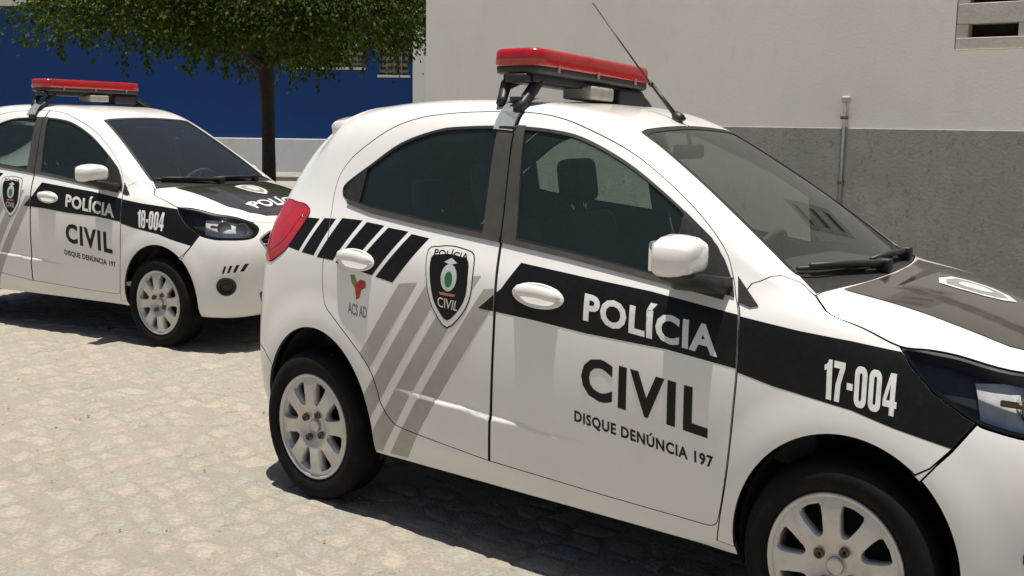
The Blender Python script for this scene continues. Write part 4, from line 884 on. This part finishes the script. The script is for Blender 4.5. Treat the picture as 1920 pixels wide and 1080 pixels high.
part('wall_face', (VX0, WY, 1.40), (VX1, WY+.22, VZ0), M_wall, wallo); part('wall_face', (VX0, WY, VZ1), (VX1, WY+.22, 5.2), M_wall, wallo)
part('dado', (-2.645, WY-.014, -.02), (7.5, WY+.20, 1.447), M_dado, wallo, .004)
# cement vent block with slots
vent = empty('vent_block', (0, WY, 0)); tag(vent, 'cement ventilation block with dark slots set high in the plastered wall', 'vent block')
zz = VZ0
for k, (a, b) in enumerate(((VZ0, 1.972), (2.047, 2.165), (2.240, 2.38), (2.45, VZ1))): part('vent_bar', (VX0+.004, WY+.006, a+.002), (VX1-.004, WY+.12, b), M_conc, vent, .004)
for a, b in ((1.972, 2.047), (2.165, 2.240), (2.38, 2.45)):
    part('vent_jamb', (VX0+.004, WY+.008, a), (1.452, WY+.12, b), M_conc, vent); part('vent_jamb', (1.715, WY+.008, a), (VX1-.004, WY+.12, b), M_conc, vent)
part('vent_back', (VX0, WY+.13, VZ0), (VX1, WY+.215, VZ1), MATS['wheel_well'], vent)
# conduit on the wall
bm = bmesh.new(); tube(bm, [(.785, WY-.026, .0), (.785, WY-.026, 1.60)], .0085, 8); o1 = bm
pipe = empty('conduit', (.785, WY, 0)); tag(pipe, 'thin grey conduit pipe running up the grey band of the wall', 'pipe')
o = from_bm('pipe', bm, mat('conduit_grey', (.12, .118, .11), .7, noise=(30, (.085, .08, .075), .4, .7)), pipe, True); o.data.transform(Matrix.Translation((-.785, -WY, 0)))
for z in (.5, 1.1, 1.50): part('clamp', (.765, WY-.042, z), (.805, WY-.012, z+.018), M_bolt, pipe, base=(.785, WY, 0))
part('end_box', (.762, WY-.03, 1.60), (.808, WY-.001, 1.64), mat('patch_plaster', (.50, .48, .44), .9, noise=(20, (.40, .38, .34), .4, .7)), pipe, .006, base=(.785, WY, 0))
# ---------------------------------------------------------------- blue building
fx_ = Vector((math.sin(YAW), -math.cos(YAW), 0)); fb_ = Vector((math.cos(YAW), math.sin(YAW), 0)); B0 = Vector((-16.8, 14.4, 0))
bl = empty('blue_building', B0, math.atan2(fx_.y, fx_.x)); tag(bl, 'long blue building with white plinth and barred windows behind the tree', 'building')
M_blue = wall_mat('blue_paint', (.005, .055, .225), ((.35, (.006, .048, .195), .42, .64, 1), (3, (.008, .052, .21), .52, .72, .4), (25, (.010, .036, .15), .58, .75, .4)), (30, .25, .006))
M_plinth = wall_mat('plinth_white', (.76, .76, .74), ((.8, (.66, .66, .64), .45, .68, .5), (10, (.60, .59, .56), .58, .78, .4)), (40, .3, .006))
M_cream = wall_mat('parapet_cream', (.66, .64, .58), ((1.0, (.56, .54, .48), .45, .68, .5),), (40, .3, .006))
M_frame = mat('window_frame_brown', (.30, .25, .20), .6, noise=(20, (.22, .18, .15), .4, .7)); M_pane = mat('dusty_pane', (.10, .095, .085), .25)
def bpart(name, lo, hi, m_, parent=None, bevel=0):
    bm = bmesh.new(); box(bm, lo, hi, None, bevel, 1); return from_bm(name, bm, m_, parent or bl)
WIN = [(-.15, 1.72, 2.78, 3.32), (2.12, 2.86, 2.60, 3.25)]      # s0, s1, z0, z1
ss = [-24, -.15, 1.72, 2.12, 2.86, 3.0]
bpart('wall', (-24, 0, .95), (-.15, .3, 4.18), M_blue); bpart('wall', (1.72, 0, .95), (2.12, .3, 4.18), M_blue); bpart('wall', (2.86, 0, .95), (2.98, .3, 4.18), M_blue)
for s0, s1, z0, z1 in WIN:
    bpart('wall', (s0, 0, .95), (s1, .3, z0), M_blue); bpart('wall', (s0, 0, z1), (s1, .3, 4.18), M_blue)
    w_ = bpart('window', (s0, .16, z0), (s1, .20, z1), M_pane); bpart('window_frame', (s0-.05, -.03, z0-.06), (s1+.05, .10, z0), M_cream, w_); bpart('window_frame', (s0-.05, -.02, z1), (s1+.05, .10, z1+.05), M_cream, w_)
    n = max(4, int((s1-s0)/.16))
    for k in range(n+1): bpart('window_bar', (s0+(s1-s0)*k/n-.014, .05, z0), (s0+(s1-s0)*k/n+.014, .075, z1), M_frame, w_)
    for k in range(4): bpart('window_louver', (s0, .09, z0+(z1-z0)*(k+.35)/4), (s1, .13, z0+(z1-z0)*(k+.85)/4), M_frame, w_)
bpart('plinth', (-24, -.03, 0), (3.0, .3, .955), M_plinth, bevel=.01); bpart('pilaster', (2.98, -.12, 0), (3.45, .3, 5.2), M_plinth); bpart('parapet', (-24, -.06, 4.18), (2.98, .3, 5.4), M_cream)
bpart('pilaster', (-8.1, -.10, 2.9), (-7.66, .3, 4.18), M_cream)
bpart('wall', (3.45, .05, 0), (14, .3, 5.2), M_blue)
sw = mesh('pavement', [(-24, -2.2, .10), (14, -2.2, .10), (14, -.03, .10), (-24, -.03, .10), (-24, -2.2, 0), (14, -2.2, 0)], [(0, 1, 2, 3), (4, 5, 1, 0)], wall_mat('pavement_cement', (.26, .25, .23), ((2, (.20, .19, .175), .45, .68, 1),), (30, .4, .01))); sw.location = B0; sw.rotation_euler = (0, 0, math.atan2(fx_.y, fx_.x)); tag(sw, 'grey pavement along the blue building', kind='structure')
# ---------------------------------------------------------------- tree
def tree(base, label):
    t = empty('street_tree', base); tag(t, label, 'tree'); rg = random.Random(11)
    bm = bmesh.new()
    tube(bm, [(0, 0, -.05), (.01, .0, .5), (-.01, .02, 1.1), (.015, .0, 1.7), (.0, -.01, 2.15), (.02, 0, 2.6)], (.125, .098, .090, .092, .11, .08), 12)
    limbs = []
    for k in range(11):
        a = k*2.399+rg.uniform(-.3, .3); L = rg.uniform(1.4, 2.3); z0 = rg.uniform(2.05, 2.5); e = Vector((math.cos(a)*L, math.sin(a)*L, z0+rg.uniform(.3, 1.4))); m1 = Vector((math.cos(a)*L*.4, math.sin(a)*L*.4, z0+rg.uniform(.25, .6)))
        tube(bm, [(0, 0, z0), m1, e], (.055, .038, .012), 7); limbs.append((m1, e))
        for q in range(3):
            b = a+rg.uniform(-.8, .8); tube(bm, [m1.lerp(e, .3+.2*q), m1.lerp(e, .3+.2*q)+Vector((math.cos(b)*.7, math.sin(b)*.7, rg.uniform(-.1, .5)))], (.02, .006), 5)
    from_bm('trunk', bm, mat('bark', (.040, .029, .022), .95, noise=(14, (.022, .016, .013), .4, .65), bump=(30, .8, .02)), t, True)
    V = []; F = []; C = []
    def leaf(p, d, size):
        d = d.normalized(); n = Vector((rg.gauss(0, 1), rg.gauss(0, 1), rg.gauss(0, 1)+.6)).normalized(); sd_ = d.cross(n)
        if sd_.length < 1e-3: return
        sd_.normalize(); n = sd_.cross(d); o = len(V); w_ = size*.34
        V.extend([p, p+d*size*.5+sd_*w_+n*size*.08, p+d*size-n*size*.06, p+d*size*.5-sd_*w_+n*size*.08]); F.extend([(o, o+1, o+2), (o, o+2, o+3)])
        k = rg.uniform(.7, 1.35); c = rg.choice([(.034, .056, .012), (.042, .066, .013), (.024, .040, .010), (.070, .092, .016), (.040, .052, .013)]); C.extend([(c[0]*k, c[1]*k, c[2]*k, 1)]*4)
    nclump = 470
    for k in range(nclump):
        a = rg.uniform(0, 2*math.pi); rr = math.sqrt(rg.random()); lob = 1+.16*math.sin(3*a+1)+.09*math.sin(7*a)
        x, y = 2.45*rr*lob*math.cos(a)-.15, 2.45*rr*lob*math.sin(a)-.1; ztop = 5.0-1.5*rr**2.2; zbot = 2.68+.22*math.sin(2*a+.7)-.10*rr
        z = zbot+(ztop-zbot)*(rg.random()**1.25 if rr < .8 else rg.random()**1.8)
        c = Vector((x, y, z)); cr = rg.uniform(.22, .46)
        for _ in range(rg.randint(95, 150)):
            q = Vector((rg.gauss(0, 1), rg.gauss(0, 1), rg.gauss(0, .75))); p = c+q*cr*.55; d = Vector((q.x*.5+x*.12, q.y*.5+y*.12, -.65+rg.gauss(0, .45))); leaf(p, d, rg.uniform(.045, .085))
        if z < zbot+.35 and rg.random() < .75:                     # hanging sprays along the lower edge
            for _ in range(rg.randint(1, 3)):
                p = c+Vector((rg.gauss(0, .18), rg.gauss(0, .18), -.05)); L = rg.uniform(.2, .55)
                for i in range(int(L/.022)): leaf(p+Vector((rg.gauss(0, .022), rg.gauss(0, .022), -i*.022)), Vector((rg.gauss(0, .6), rg.gauss(0, .6), -1)), rg.uniform(.05, .09))
    lm = mat('leaf', (.05, .09, .02), .8, 0, 0, .12); tt_ = lm.node_tree; b = tt_.nodes['Principled BSDF']; a = tt_.nodes.new('ShaderNodeAttribute'); a.attribute_name = 'tint'; tt_.links.new(a.outputs['Color'], b.inputs['Base Color'])
    tl_ = tt_.nodes.new('ShaderNodeBsdfTranslucent'); mx = tt_.nodes.new('ShaderNodeMixShader'); mx.inputs[0].default_value = .24; g = tt_.nodes.new('ShaderNodeVectorMath'); g.operation = 'MULTIPLY'; g.inputs[1].default_value = (1.5, 1.9, .6)
    tt_.links.new(a.outputs['Color'], g.inputs[0]); tt_.links.new(g.outputs[0], tl_.inputs[0]); out = tt_.nodes['Material Output']; tt_.links.new(b.outputs[0], mx.inputs[1]); tt_.links.new(tl_.outputs[0], mx.inputs[2]); tt_.links.new(mx.outputs[0], out.inputs[0])
    cr_ = mesh('crown', V, F, lm, t); at = cr_.data.color_attributes.new('tint', 'FLOAT_COLOR', 'POINT'); at.data.foreach_set('color', np.array(C, np.float32).ravel()); return t
tree((-8.2, 6.1, 0), 'dark green round-crowned street tree with slim trunk before the blue building')
